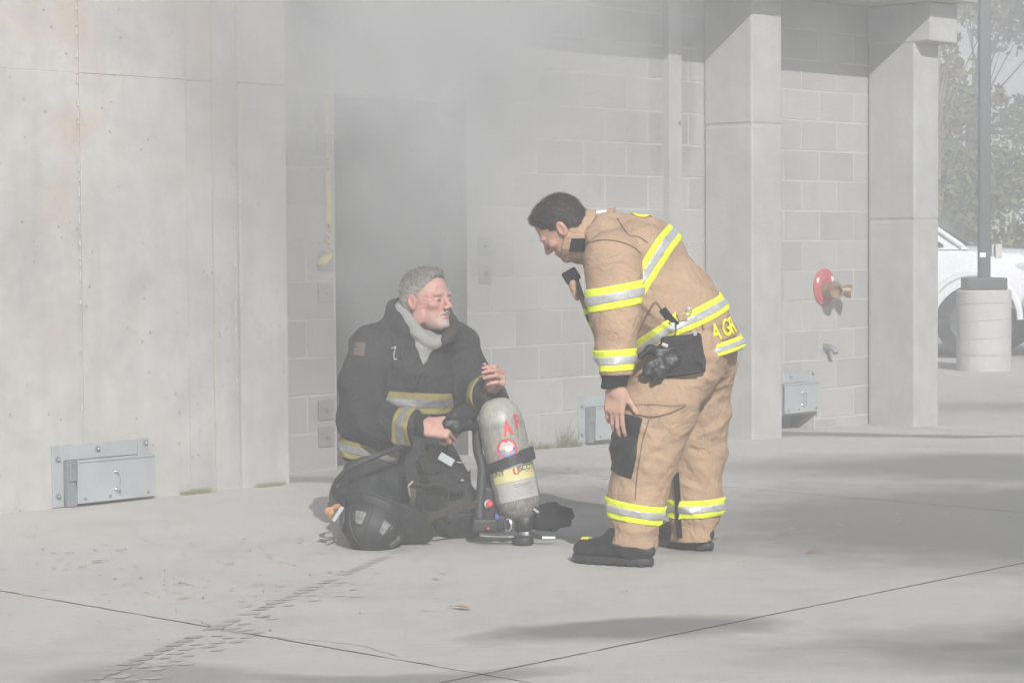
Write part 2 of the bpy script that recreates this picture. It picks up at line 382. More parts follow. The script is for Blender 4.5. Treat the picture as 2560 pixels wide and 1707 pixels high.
# the room behind the doorway
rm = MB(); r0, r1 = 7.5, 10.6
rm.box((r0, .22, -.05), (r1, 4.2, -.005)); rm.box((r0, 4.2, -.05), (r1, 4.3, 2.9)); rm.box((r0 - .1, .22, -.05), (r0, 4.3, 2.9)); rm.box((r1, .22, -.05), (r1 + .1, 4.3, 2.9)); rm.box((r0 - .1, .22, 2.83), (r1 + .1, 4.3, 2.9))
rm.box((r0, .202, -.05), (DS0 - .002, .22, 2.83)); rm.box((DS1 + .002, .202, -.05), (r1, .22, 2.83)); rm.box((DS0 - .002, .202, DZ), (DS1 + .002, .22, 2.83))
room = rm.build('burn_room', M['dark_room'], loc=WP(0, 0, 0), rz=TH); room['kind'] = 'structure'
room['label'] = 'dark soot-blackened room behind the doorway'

# ------------------------------------------------------------------ left concrete wall: cast panels, post, caulked joints
left_wall = MB().box((3.0, -.3535, -.2), (7.57, .0, 4.4)).build('concrete_wall', M['concrete'], loc=WP(0, 0, 0), rz=TH)
tag(left_wall, 'weathered cast concrete wall with panel joints, left of the block wall', 'wall')
for s0, s1, f in ((3.0, 6.306, -.36), (6.322, 6.948, -.362), (6.954, 7.1095, -.3555), (7.1145, 7.238, -.358)):
    for z0, z1 in ((-.2, 2.013), (2.0155, 4.4)):
        MB().box((s0, f, z0), (s1, -.345, z1)).build('panel', M['concrete'], left_wall, bevel=.0022)
for z0, z1 in ((-.2, 2.0125), (2.0155, 4.4)):
    MB().box((7.268, -.375, z0), (7.578, -.345, z1)).build('post_face', M['concrete'], left_wall, bevel=.008)
MB().box((7.576, -.33, -.2), (7.5785, .004, 4.4)).build('post_side', M['concrete'], left_wall)
MB().box((3.0, -.3588, 2.0125), (7.237, -.35, 2.016)).build('joint_filler', M['concrete'], left_wall)
for s in (6.313,):
    b = MB(); z = .35
    while z < 4.3:
        h = random.uniform(.01, .05); a = random.uniform(.001, .003)
        if random.random() < .6: b.box((s - a, -.3615, z), (s + a, -.34, z + h))
        z += h + random.uniform(.004, .03)
    b.build('caulk', M['caulk'], left_wall)['kind'] = 'stuff'
b = MB(); z = .3
while z < 4.3:
    h = random.uniform(.02, .12)
    if random.random() < .55: b.box((7.244, -.3615, z), (7.2475, -.35, z + h))
    z += h + random.uniform(.004, .05)
b.build('caulk', M['caulk'], left_wall)['kind'] = 'stuff'
MB().box((7.1095, -.3565, .12), (7.1145, -.34, 2.0)).build('joint_filler', mat('tan_filler', (.44, .39, .31), .8, .1, 20), left_wall)

# ------------------------------------------------------------------ columns, beam, roof slab, steel post
def column(s0, s1, zj, label, top=2.62):
    c = empty('concrete_column', WP(s0, 0, gz(s0)), TH); w_ = s1 - s0
    tag(c, label, 'column', 'concrete columns in front of the block wall')
    MB().box((0, -.395, -.1), (w_, -.012, zj - .004)).build('shaft', M['concrete2'], c, bevel=.014)
    MB().box((0, -.395, zj + .004), (w_, -.012, top - gz(s0))).build('shaft', M['concrete2'], c, bevel=.014)
    MB().box((.006, -.389, zj - .01), (w_ - .006, -.018, zj + .01)).build('joint', M['concrete2'], c)
    return c
column(11.43, 11.745, 1.99, 'concrete column nearest the bending firefighter, with a joint above head height', 2.84)
column(13.27, 13.575, 1.43, 'concrete column at the end of the block wall, below the beam end')
o = MB().box((0, -.53, 0), (.34, -.01, .266)).build('concrete_beam', M['concrete2'], loc=WP(13.26, 0, 2.575), rz=TH, bevel=.012)
tag(o, 'concrete beam end jutting out over the last column', 'beam')
o = MB().box((7.6, -.68, 2.845), (13.62, 6, 3.1)).build('roof_slab', M['soffit'], loc=WP(0, 0, 0), rz=TH, bevel=.01)
tag(o, 'flat concrete roof slab overhanging the block wall', 'roof')
ch = MB(); ch.box((11.03, -.05, -.03), (11.036, -.001, 2.8)); ch.box((11.036, -.05, -.03), (11.155, -.044, 2.8)); ch.box((11.149, -.044, -.03), (11.155, -.001, 2.8))
sp = ch.build('steel_channel', mat('primed_channel', (.40, .40, .385), .6, .1, 6, .1), loc=WP(0, 0, 0), rz=TH)
tag(sp, 'upright steel channel bolted to the block wall behind the bending firefighter', 'steel post')
for z in (.5, 1.2, 1.96):
    MB().lathe([(.012, 0), (.012, .01), (.006, .012)], (11.13, -.05, z), (0, -1, 0), 8).build('bolt', M['bolt'], sp)

# ------------------------------------------------------------------ galvanised hatches low on the walls
def hatch(s, n, z, wd, ht, label, hinge=True, open_=0):
    h = empty('wall_hatch', WP(s, n, z), TH); tag(h, label, 'hatch', 'galvanised hatches low on the walls')
    b = MB(); b.box((0, -.008, 0), (.062, .002, ht)); b.build('side_plate', M['galv'], h, bevel=.002)
    b = MB(); b.box((.0635, -.007, ht - .07), (wd * .88, .002, ht)); b.build('top_plate', M['galv'], h, bevel=.002)
    b = MB(); b.box((wd * .883, -.008, ht - .075), (wd, .002, ht + .004)); b.build('corner_plate', M['galv'], h, bevel=.002)
    b = MB(); b.box((.064, -.034, -.0), (.112, .002, ht - .072)); b.build('jamb', M['galv_dark'], h, bevel=.002)
    c = MB().box((.113, -.05, .012), (wd + .005, -.036, ht - .075)).build('cover', M['galv'], h, bevel=.002)
    MB().box((.113, -.056, ht - .082), (wd + .006, -.002, ht - .073)).build('top_lip', M['galv'], h, bevel=.002)
    b = MB(); hx = .113 + (wd - .113) * .48
    b.tube(curve([(hx, -.05, ht * .52), (hx, -.083, ht * .52), (hx, -.086, ht * .49), (hx, -.086, ht * .26), (hx, -.083, ht * .23), (hx, -.05, ht * .23)], 4), .0045, 8)
    b.build('handle', M['brightsteel'], c, True)
    for q in (.52, .23): MB().lathe([(.009, 0), (.009, .006)], (hx, -.05, ht * q), (0, -1, 0), 8).build('handle_boss', M['brightsteel'], c, True)
    for bx_, bz in ((.03, ht * .78), (.03, ht * .18), (wd * .46, ht * .9), (wd * .965, ht * .93)):
        w0 = MB().lathe([(.0135, 0), (.0135, .004)], (bx_, -.008, bz), (0, -1, 0), 14).build('washer', M['galv_dark'], h, True)
        MB().lathe([(.0075, 0), (.0075, .009), (.004, .012)], (bx_, -.012, bz), (0, -1, 0), 6).build('bolt', M['bolt'], h)
    for bx_ in (.15, wd * .53, wd * .93):
        MB().lathe([(.007, 0), (.006, .006), (.002, .008)], (bx_, -.05, ht * .12), (0, -1, 0), 10).build('rivet', M['bolt'], c, True)
    if hinge:
        g = MB().box((.07, -.046, ht * .42), (.108, -.0345, ht * .76)).build('hinge_plate', M['galv_dark'], h, bevel=.002)
        for bz in (.5, .66): MB().lathe([(.006, 0), (.006, .005)], (.087, -.046, ht * bz), (0, -1, 0), 8).build('hinge_bolt', M['bolt'], g)
    return h
hatch(6.133, -.362, .003, .555, .285, 'blue-grey galvanised hatch with handle on the left concrete wall')
hatch(10.205, -.0015, .003, .56, .285, 'galvanised hatch on the block wall behind the bending man\'s legs')
hatch(12.13, -.0015, .05, .5, .285, 'small raised hatch over a wall opening between the two columns', False)

# ------------------------------------------------------------------ bolted plates beside the doorway
for s, z, lab in ((8.165, 1.905, 'topmost grey bolted plate left of the doorway, behind the yellow strap'), (8.163, 1.745, 'second bolted plate from the top, behind the yellow strap'),
                  (8.17, 1.125, 'bolted plate behind the yellow cloth at the strap\'s end'), (8.165, .955, 'bolted plate just under the yellow cloth, left of the doorway'),
                  (8.158, .325, 'upper of the two low bolted plates left of the doorway'), (8.157, .180, 'lowest bolted plate left of the doorway near the ground'),
                  (9.402, 1.195, 'upper of the two bolted plates right of the doorway'), (9.402, 1.037, 'lower of the two bolted plates right of the doorway')):
    p = MB().box((-.054, -.009, -.053), (.054, -.001, .053)).build('anchor_plate', mat('plate_grey', (.27, .27, .265), .6, .12, 20, .2) if 'plate_grey' not in bpy.data.materials else bpy.data.materials['plate_grey'], loc=WP(s, -.004, z), rz=TH, bevel=.002)
    tag(p, lab, 'plate', 'bolted plates beside the doorway')
    MB().lathe([(.013, 0), (.013, .005), (.008, .006), (.008, .022)], (0, -.009, 0), (0, -1, 0), 8).build('bolt', M['bolt'], p)

# yellow strap with a cloth knotted to its end
st = empty('yellow_strap', WP(8.178, -.02, 0), TH); tag(st, 'yellow webbing strap hanging down the wall with a cloth knotted at the bottom', 'strap')
sd = [(math.cos(a), math.sin(a), 0) for a in [0] * 7]
MB().ribbon(curve([(.0, 0, 1.60), (.003, -.003, 1.45), (.0, 0, 1.325)], 6), .034, .002, (1, 0, 0)).build('flat_webbing', M['yellow_strap'], st)
def twist(z0, z1, nt):
    P = []; S = []
    for i in range(nt * 6 + 1):
        q = i / (nt * 6); P.append((.004 * math.sin(q * 9), -.006, z0 + (z1 - z0) * q)); S.append((math.cos(q * nt * math.pi), math.sin(q * nt * math.pi) * .8, 0))
    MB().ribbon(P, .03, .002, S).build('twisted_webbing', M['yellow_strap'], st)
twist(1.6, 1.8, 7); twist(1.325, 1.17, 5)
MB().ribbon(curve([(-.004, 0, 1.80), (-.002, -.004, 1.90), (.003, 0, 1.99)], 5), .016, .002, (1, 0, 0)).build('upper_tail', M['yellow_strap'], st)
MB().ribbon(curve([(-.006, -.004, 1.84), (-.018, -.004, 1.93), (-.03, 0, 2.0)], 5), .011, .002, (1, .2, 0)).build('upper_tail', M['yellow_strap'], st)
MB().ribbon(curve([(-.02, -.004, 1.815), (.03, -.008, 1.81), (.05, -.006, 1.79), (.055, -.004, 1.76)], 5), .012, .002, (0, .3, 1)).build('knot_tail', M['yellow_strap'], st)
b = MB(); b.lathe([(.008, 0), (.024, .02), (.034, .05), (.036, .085), (.03, .105), (.008, .112)], (.005, -.02, 1.165), (-.8, -.1, -.5), 14, 1, .55)
o = b.build('knotted_cloth', M['yellow_strap'], st, True)

# red fire connection and the small pipe
fc = empty('hose_connection', WP(12.75, -.004, .9), TH); tag(fc, 'red round plate with two brass hose outlets on the block wall', 'hose connection')
MB().lathe([(.125, 0), (.128, .008), (.118, .014), (.03, .017)], (0, 0, 0), (0, -1, 0), 36).build('red_plate', M['redpaint'], fc, True)
for a in (35, 150): MB().lathe([(.02, .0), (.02, .003)], (.098 * math.cos(math.radians(a)), -.012, .098 * math.sin(math.radians(a))), (0, -1, 0), 10).build('white_chip', M['whitepaint'], fc)
MB().lathe([(.055, 0), (.05, .06), (.062, .075), (.06, .10), (.04, .11)], (0, -.012, -.02), (0, -1, 0), 24).build('brass_body', M['brass'], fc, True)
for dx in (-.62, .62):
    q = MB().lathe([(.034, 0), (.034, .06), (.044, .062), (.045, .1), (.038, .1), (.036, .07), (.002, .068)], (dx * .05, -.085, -.02), (dx, -1, -.1), 22).build('outlet', M['brass'], fc, True)
    for k in range(3):
        an = k * 2.1; c_ = np.array([dx * .05, -.085, -.02]); ax = np.array([dx, -1, -.1]); ax /= np.linalg.norm(ax)
        u_ = np.cross(ax, [0, 0, 1]); u_ /= np.linalg.norm(u_); w_ = np.cross(ax, u_)
        pc = c_ + ax * .082 + (u_ * math.cos(an) + w_ * math.sin(an)) * .048
        MB().obox(pc, u_ * .005, w_ * .005, ax * .008).build('lug', M['brass'], q)
pp = MB(); pp.tube(curve([(0, 0, 0), (0, -.05, 0), (.0, -.075, -.01), (.0, -.095, -.035)], 5), .021, 14)
o = pp.build('pipe_spout', M['galv_dark'], loc=WP(12.765, 0, .485), rz=TH, smooth=True); tag(o, 'small grey elbow pipe poking from the wall below the red connection', 'pipe')
MB().lathe([(.032, 0), (.03, .006)], (0, -.001, 0), (0, -1, 0), 16).build('flange', M['galv_dark'], o, True)
# ------------------------------------------------------------------ lamp post on its concrete base
PX, PY, PZ = 4.72, 22.6, -.08
pb = MB().lathe([(.27, -.1), (.27, .79), (.255, .805)], (0, 0, 0), (0, 0, 1), 40).build('pole_base', concrete_mat('base_concrete', (.46, .455, .44), 12, .08, False), loc=(PX, PY, PZ), smooth=True)
tag(pb, 'round pale concrete base under the dark lamp post beside the truck', 'pole base')
for k in range(4):
    b = MB(); zz = .18 + k * .16; P = [(.2715 * math.cos(a), .2715 * math.sin(a), zz + .02 * math.sin(a * 1. + k)) for a in np.linspace(0, 2 * math.pi, 40)]
    b.tube(P, .0035, 4, False); b.build('form_seam', M['concrete2'], pb)
lp = empty('lamp_post', (PX, PY, PZ + .806)); tag(lp, 'tall dark square lamp post standing on the round concrete base', 'lamp post')
MB().box((-.056, -.056, .10), (.056, .056, 7.2)).build('pole', M['polegrey'], lp, bevel=.008)
MB().box((-.20, -.17, 0), (.20, .17, .12)).build('base_cover', M['polegrey'], lp, bevel=.012)
MB().box((.06, -.075, .33), (.13, -.03, .45)).build('outlet_box', M['galv'], lp, bevel=.006)
MB().box((.09, -.12, .315), (.155, -.076, .455)).build('outlet_cover', mat('beige_cover', (.5, .48, .42), .6, .05), lp, bevel=.008)
MB().box((-.055, -.061, .325), (.005, -.0565, .37)).build('number_tag', M['whitepaint'], lp)
MB().box((-.1, -.75, 7.1), (.1, -.05, 7.25)).build('lamp_head', M['polegrey'], lp, bevel=.02)

# ------------------------------------------------------------------ white pickup
M['carpaint'] = mat('white_car_paint', (.74, .75, .78), .25, .03, 4, spec=.6)
M['glass'] = mat('dark_car_glass', (.02, .025, .03), .06, .1, 4, spec=.9)
M['chrome'] = mat('chrome', (.75, .75, .76), .12, .05, 10, .95)
M['lampglass'] = mat('lamp_lens', (.70, .72, .74), .08, .1, 30, .3)
M['orange'] = mat('turn_lens', (.8, .22, .06), .2, .1, 20)
tr = empty('pickup_truck', (4.1, 26.45, -.09), math.radians(-20)); tr.scale = (1.1, 1.1, 1.1); tag(tr, 'white pickup truck parked behind the concrete pole base, seen from its front corner', 'truck')
# truck frame: x forward, y left, z up; right (near) side faces -y
def sect(x, prof): return [(x, y, z) for y, z in prof]
def loft(name, secs, m, parent, close=True):
    b = MB(); n = len(secs[0]); v = [q for s in secs for q in s]; f = []
    for i in range(len(secs) - 1):
        for k in range(n if close else n - 1): f.append((i * n + k, i * n + (k + 1) % n, (i + 1) * n + (k + 1) % n, (i + 1) * n + k))
    f += [tuple(range(n - 1, -1, -1)), tuple(range((len(secs) - 1) * n, len(secs) * n))]
    b.add(v, f); return b.build(name, m, parent, 'x', bevel=.02)
def ring(w, z0, z1, sh=.05): return [(-w + .03, z0), (w - .03, z0), (w, z0 + .15), (w, z1 - .22), (w - sh, z1 - .04), (w - sh - .12, z1), (-w + sh + .12, z1), (-w + sh, z1 - .04), (-w, z1 - .22), (-w, z0 + .15)]
loft('body', [sect(-2.7, ring(.97, .55, 1.12)), sect(-1.2, ring(1.0, .5, 1.12)), sect(1.15, ring(1.0, .5, 1.12)), sect(1.6, ring(.99, .5, 1.10)), sect(2.0, ring(.95, .52, 1.05))], M['carpaint'], tr)
loft('cab', [sect(-1.35, [(-.9, 1.1), (.9, 1.1), (.72, 1.1), (-.72, 1.1)]), sect(-1.2, [(-.9, 1.1), (.9, 1.1), (.7, 1.78), (-.7, 1.78)]), sect(-.1, [(-.93, 1.1), (.93, 1.1), (.7, 1.83), (-.7, 1.83)]), sect(.25, [(-.93, 1.1), (.93, 1.1), (.72, 1.75), (-.72, 1.75)]), sect(1.25, [(-.93, 1.1), (.93, 1.1), (.9, 1.115), (-.9, 1.115)])], M['carpaint'], tr)
g = MB(); g.add([(.28, -.67, 1.74), (.28, .67, 1.74), (1.2, .86, 1.15), (1.2, -.86, 1.15)], [(0, 1, 2, 3)])
g.add([(.33, -.67, 1.76), (.33, .67, 1.76), (1.25, .86, 1.17), (1.25, -.86, 1.17)], [(3, 2, 1, 0)]); g.build('windshield', M['glass'], tr)
for sy in (-1, 1):
    g = MB(); y0 = sy * .955; y1 = sy * .76
    for xa, xb, xc, xd in ((-.1, 1.02, .2, -.02), (-1.1, -.16, -.08, -1.05)):
        v = [(xa, y0, 1.14), (xb, y0, 1.14), (xc, y1, 1.70), (xd, y1, 1.70)]
        g.add(v + [(p[0], p[1] - sy * .03, p[2]) for p in v], [(0, 1, 2, 3), (7, 6, 5, 4), (0, 4, 5, 1), (1, 5, 6, 2), (2, 6, 7, 3), (3, 7, 4, 0)])
    g.build('side_window', M['glass'], tr)
    MB().tube([(1.2, sy * .93, 1.13), (.26, sy * .74, 1.76), (-1.1, sy * .74, 1.80)], .028, 8).build('pillar_trim', M['carpaint'], tr, True)
    MB().box((-.1, sy * 1.005 - .012, .93), (.12, sy * 1.005 + .012, .97)).build('door_handle', M['black'], tr, bevel=.006)
    MB().box((-.9, sy * .93 - .1, .32), (1.1, sy * .93 + .1, .40)).build('running_board', M['black'], tr, bevel=.02)
    MB().lathe([(.15, 0), (.16, .08), (.12, .12)], (.62, sy * 1.10, 1.22), (-1, 0, 0), 16, .9, .8).build('mirror', M['carpaint'], tr, True)
    hl = MB().box((1.66, sy * .76 - .20, .74), (2.04, sy * .76 + .235, .98)).build('headlight', M['lampglass'], tr, bevel=.05)
    MB().box((1.86, sy * 1.0 - .02, .76), (2.0, sy * 1.0 + .012, .92)).build('turn_lens', M['orange'], hl, bevel=.01)
    for zz in (.80, .92): MB().lathe([(.07, 0), (.05, .02), (.01, .03)], (2.04, sy * .74, zz), (1, 0, 0), 14).build('reflector', M['chrome'], hl, True)
    for wx in (1.32, -1.75):
        w_ = MB().lathe([(.24, -.13), (.36, -.12), (.385, -.08), (.385, .08), (.36, .12), (.24, .13)], (wx, sy * .88, .385), (0, 1, 0), 28).build('wheel', M['black'], tr, True)
        MB().lathe([(.235, -.137), (.2, -.11), (.05, -.12), (.03, .12), (.2, .11), (.235, .137)], (wx, sy * .88, .385), (0, 1, 0), 20).build('rim', M['chrome'], w_, True)
        MB().tube([(wx + .46 * math.cos(a), sy * 1.0, .40 + .46 * math.sin(a)) for a in np.linspace(0, math.pi, 16)], .035, 6).build('wheel_arch', M['carpaint'], tr, True)
MB().box((1.97, -.5, .72), (2.05, .5, 1.0)).build('grille', M['black'], tr, bevel=.02)
for zz in (.78, .86, .94): MB().box((2.04, -.49, zz - .02), (2.065, .49, zz + .02)).build('grille_bar', M['chrome'], tr, bevel=.006)
bp = MB().box((1.80, -1.0, .42), (2.15, 1.0, .66)).build('front_bumper', M['chrome'], tr, bevel=.05)
for sy in (-1, 1): MB().lathe([(.07, 0), (.07, .012), (.02, .02)], (2.145, sy * .68, .54), (1, 0, 0), 16).build('fog_lamp', M['lampglass'], bp, True)
MB().box((-2.6, -.8, .3), (1.9, .8, .52)).build('chassis', M['black'], tr)

# ------------------------------------------------------------------ trees and scrub behind the yard
M['bark'] = mat('grey_bark', (.17, .15, .13), .9, .3, 12, bump=.4, bscale=20)
def leafmat(name, c1, c2):
    m, t = newmat(name); oi = t.add('ShaderNodeNewGeometry')
    col = t.ramp(oi.outputs['Random Per Island'], [(0, c1), (1, c2)]); t.l.new(col, t.b.inputs['Base Color']); t.b.inputs['Roughness'].default_value = .7
    return m
LM = [leafmat('oak_leaves', (.05, .075, .028), (.11, .13, .05)), leafmat('scrub_leaves', (.08, .11, .03), (.16, .17, .06)), leafmat('winter_twigs', (.10, .085, .06), (.17, .15, .10))]
def leaf_cloud(centers, radii, per, size, seed):
    r = np.random.default_rng(seed); C = []
    for c, q in zip(centers, radii):
        u = r.normal(size=(per, 3)); u /= np.linalg.norm(u, axis=1)[:, None]
        C.append(np.array(c) + u * (r.random(per)[:, None] ** .45) * np.array(q))
    C = np.concatenate(C); n = len(C)
    a = r.normal(size=(n, 3)); a /= np.linalg.norm(a, axis=1)[:, None]; b = np.cross(a, r.normal(size=(n, 3))); b /= np.linalg.norm(b, axis=1)[:, None]
    sz = size * r.uniform(.6, 1.4, (n, 1)); V = np.stack([C - a * sz, C + b * sz * .45, C + a * sz, C - b * sz * .45], 1).reshape(-1, 3)
    me = bpy.data.meshes.new('crown'); me.vertices.add(4 * n); me.vertices.foreach_set('co', V.ravel()); me.loops.add(4 * n); me.loops.foreach_set('vertex_index', np.arange(4 * n)); me.polygons.add(n)
    me.polygons.foreach_set('loop_start', np.arange(0, 4 * n, 4)); me.update(); return me
def tree(x, y, h, spread, kind, label, seed, low=.35, leaves=260, clumps=26):
    r = random.Random(seed); t = empty('tree', (x, y, -.35)); tag(t, label, 'tree', 'trees behind the yard')
    b = MB(); top = (r.uniform(-.4, .4), r.uniform(-.3, .3), h * .8)
    tr_ = curve([(0, 0, 0), (r.uniform(-.1, .1), 0, h * .25), (top[0] * .5, top[1] * .5, h * .5), top], 4); n = len(tr_)
    b.tube(tr_, [max(.03, .02 * h * (1 - .85 * i / n)) for i in range(n)], 8); cen = []; rad = []
    for k in range(clumps):
        a = r.uniform(0, 6.28); f = r.uniform(low, 1); rr = spread * (1 - .55 * abs(f - .55)) * r.uniform(.35, 1); z = h * f * .95
        c = (math.cos(a) * rr, math.sin(a) * rr, z); cen.append(c); s_ = spread * r.uniform(.16, .34); rad.append((s_, s_, s_ * .75))
        p = np.array(tr_[min(n - 1, int(n * f * .75))]); b.tube(curve([p, (p + np.array(c)) / 2 + np.array([0, 0, .15]), c], 3), [.012 * h * .35, .02, .012, .01, .008, .006, .005][:7], 5)
    b.build('trunk', M['bark'], t, True)
    me = leaf_cloud(cen, rad, leaves, .085, seed); me.materials.append(LM[kind]); link(bpy.data.objects.new('crown', me), t)
tree(5.6, 37, 9.6, 2.6, 0, 'tall dark tree rising behind the last column and the truck', 1, .2, 800, 34)
tree(8.6, 42, 10.5, 3.0, 0, 'broad hazy tree at the picture edge beyond the lamp post', 2, .25, 600, 30)
tree(11.5, 38, 9, 3.0, 0, 'dark tree beyond the truck outside the yard edge', 3, .2, 500, 26)
tree(2.2, 43, 9.5, 3.0, 0, 'dark tree hidden mostly by the block building', 4, .2, 260, 22)
tree(6.35, 34, 6.0, 1.1, 2, 'thin bare grey sapling forking above the truck roof', 5, .5, 40, 14)
for i, (x, y, h, sp_, lab) in enumerate([(5.0, 33, 3.0, 1.5, 'olive bush behind the truck roof by the last column'), (7.2, 34.5, 3.5, 1.6, 'light green bush between truck and trees right of the lamp post'), (9.2, 33, 3.0, 1.6, 'bush at the far edge of the yard'), (3.0, 35, 3.2, 1.6, 'bush behind the building corner'), (11, 34, 3.2, 1.6, 'bush at the outer end of the scrub row')]):
    r = random.Random(40 + i); t = empty('bush', (x, y, -.35)); tag(t, lab, 'bush', 'scrub along the yard edge'); b = MB(); cen = []; rad = []
    for k in range(16):
        a = r.uniform(0, 6.28); rr = sp_ * math.sqrt(r.random()); c = (math.cos(a) * rr, math.sin(a) * rr, h * r.uniform(.15, .9)); cen.append(c); rad.append((.5, .5, .45))
        b.tube([(c[0] * .2, c[1] * .2, 0), c], [.03, .01], 5)
    b.build('stems', M['bark'], t); me = leaf_cloud(cen, rad, 300, .08, 60 + i); me.materials.append(LM[1]); link(bpy.data.objects.new('foliage', me), t)

# ------------------------------------------------------------------ litter, leaves, weeds
def on_ground(px, py):
    p = G(px, py); s, n = SN(p[0], p[1]); p = G(px, py, gz(s)); return p
lit = MB()
def bit(p, L, a, w, up=.0):
    d_ = np.array([math.cos(a), math.sin(a), 0]); e = np.array([-d_[1], d_[0], 0]); z = p[2] + .0035
    q = [p - d_ * L - e * w * .3, p - e * w, p + d_ * L, p + e * w]; q = [np.array([v[0], v[1], z]) for v in q]; q[2][2] += up; q[1][2] += up * .6
    lit.add(q, [(0, 1, 2, 3)])
for k in range(210):
    px = random.gauss(480, 270); py = random.gauss(1420, 75)
    if not (5 < px < 1200 and 1290 < py < 1660): continue
    bit(on_ground(px, py), random.uniform(.008, .034), random.uniform(0, 3.14), random.uniform(.0015, .005), random.uniform(0, .003))
for k in range(150):
    px = random.gauss(2060, 200); py = random.gauss(1310, 50)
    if not (1830 < px < 2550 and py > 1180): continue
    bit(on_ground(px, py), random.uniform(.004, .02), random.uniform(0, 3.14), random.uniform(.001, .004), random.uniform(0, .005))
for k in range(140):
    bit(on_ground(random.uniform(0, 2560), random.uniform(1180, 1700)), random.uniform(.003, .014), random.uniform(0, 3.14), random.uniform(.001, .003))
for k in range(90):
    bit(on_ground(random.uniform(1340, 1560), random.gauss(1190, 30)), random.uniform(.005, .03), random.uniform(0, 3.14), random.uniform(.001, .003), .004)
o = lit.build('leaf_litter', M['mulch']); o['kind'] = 'stuff'; o['label'] = 'scattered straw and wood bits on the concrete'
LV = [(1152, 1524, .036, 2.7, 'largest brown dry leaf lying alone in front of the tank'), (2033, 1383, .032, .35, 'reddish curled leaf to the right of the boots'), (568, 1414, .017, .3, 'small brown leaf left of the helmet'), (245, 1407, .028, .2, 'long pale leaf among the straw at left'), (205, 1419, .018, 1., 'dark curled leaf beside the pale one at left'),
      (1556, 1481, .013, .1, 'orange leaf in front of the bent man\'s boot'), (75, 1345, .016, .1, 'dark leaf near the left picture edge'), (300, 1378, .02, .6, 'crumpled straw leaf below the hatch'), (170, 1386, .016, .4, 'pale leaf lying left of the crumpled one'), (1955, 1338, .012, .2, 'small yellow leaf right of the far boot'), (1945, 1359, .016, 0., 'pinkish leaf on the shade-darkened concrete beside the far boot'), (663, 1545, .012, .5, 'tan leaf on the tire track'), (640, 1467, .018, .15, 'thin straw leaf in front of the helmet on the left')]
for px, py, L, a, lab in LV:
    p = on_ground(px, py); b = MB(); v = []; n = 7; dd = np.array([math.cos(a), math.sin(a), 0]); ee = np.array([-dd[1], dd[0], 0])
    for i in range(n):
        q = i / (n - 1); w_ = L * .42 * math.sin(math.pi * min(1, q * 1.02 + .03)) ** .8
        c = dd * (q - .5) * 2 * L; zz = .004 + .005 * math.sin(q * 2.6) * (L / .03)
        v += [c - ee * w_ + np.array([0, 0, zz + w_ * .22]), c + np.array([0, 0, zz]), c + ee * w_ + np.array([0, 0, zz + w_ * .12])]
    f = [(i * 3 + k, i * 3 + k + 1, i * 3 + 4 + k, i * 3 + 3 + k) for i in range(n - 1) for k in (0, 1)]
    b.add(v, f); b.tube([dd * L * .95 + np.array([0, 0, .01]), dd * L * 1.45 + np.array([0, 0, .004])], .0012, 4)
    o = b.build('dry_leaf', M['leaf_dry'], loc=(p[0], p[1], p[2] + .001)); tag(o, lab, 'leaf', 'dry leaves on the apron')
def tuft(s0, s1, n, nb, hgt, label, green=False):
    b = MB(); r = random.Random(int(s0 * 100))
    for k in range(nb):
        s = r.uniform(s0, s1); h = hgt * r.uniform(.3, 1); p = np.array(WP(s, n - r.uniform(0, .05), gz(s)))
        l = np.array([r.uniform(-1, 1) * h * .6, r.uniform(-1, .4) * h * .5, h]); w_ = np.array([.0016, .001, 0])
        b.add([p - w_, p + w_, p + l * .6 + w_ * .7, p + l], [(0, 1, 2), (0, 2, 3)])
    o = b.build('grass_tuft', M['weed'] if green else M['grass']); tag(o, label, 'grass', 'grass tufts at the wall foot'); return o
M['weed'] = mat('green_weed', (.16, .18, .08), .8, .25, 30)
tuft(6.87, 7.06, -.365, 170, .035, 'dry yellow grass tuft at the left wall beside the hatch')
tuft(7.33, 7.52, -.38, 150, .03, 'dry yellow grass tuft under the concrete post')
tuft(9.75, 10.2, -.005, 200, .05, 'thin green weeds at the block wall foot behind the tank', True)
tuft(10.02, 10.16, -.005, 50, .16, 'taller weed stalks beside the hatch on the block wall', True)
tuft(9.72, 9.78, -.005, 14, .12, 'single tall weed stalk at the block wall behind the tank', True)

# ------------------------------------------------------------------ haze in the air and smoke rolling out of the doorway
hz = MB().box((-R_ - 20, -R_ - 20, -1.4), (R_ + 20, R_ + 20, 11.2)).build('haze', M['black']); hz['kind'] = 'stuff'; hz['label'] = 'thin pale smoke haze filling the yard'
hm = bpy.data.materials.new('haze_air'); hm.use_nodes = True; nt = hm.node_tree; nt.nodes.clear()
ou = nt.nodes.new('ShaderNodeOutputMaterial'); pv = nt.nodes.new('ShaderNodeVolumePrincipled')
pv.inputs['Color'].default_value = (.93, .93, .93, 1); pv.inputs['Density'].default_value = HAZE; pv.inputs['Anisotropy'].default_value = 0
nt.links.new(pv.outputs['Volume'], ou.inputs['Volume']); hz.data.materials.clear(); hz.data.materials.append(hm)

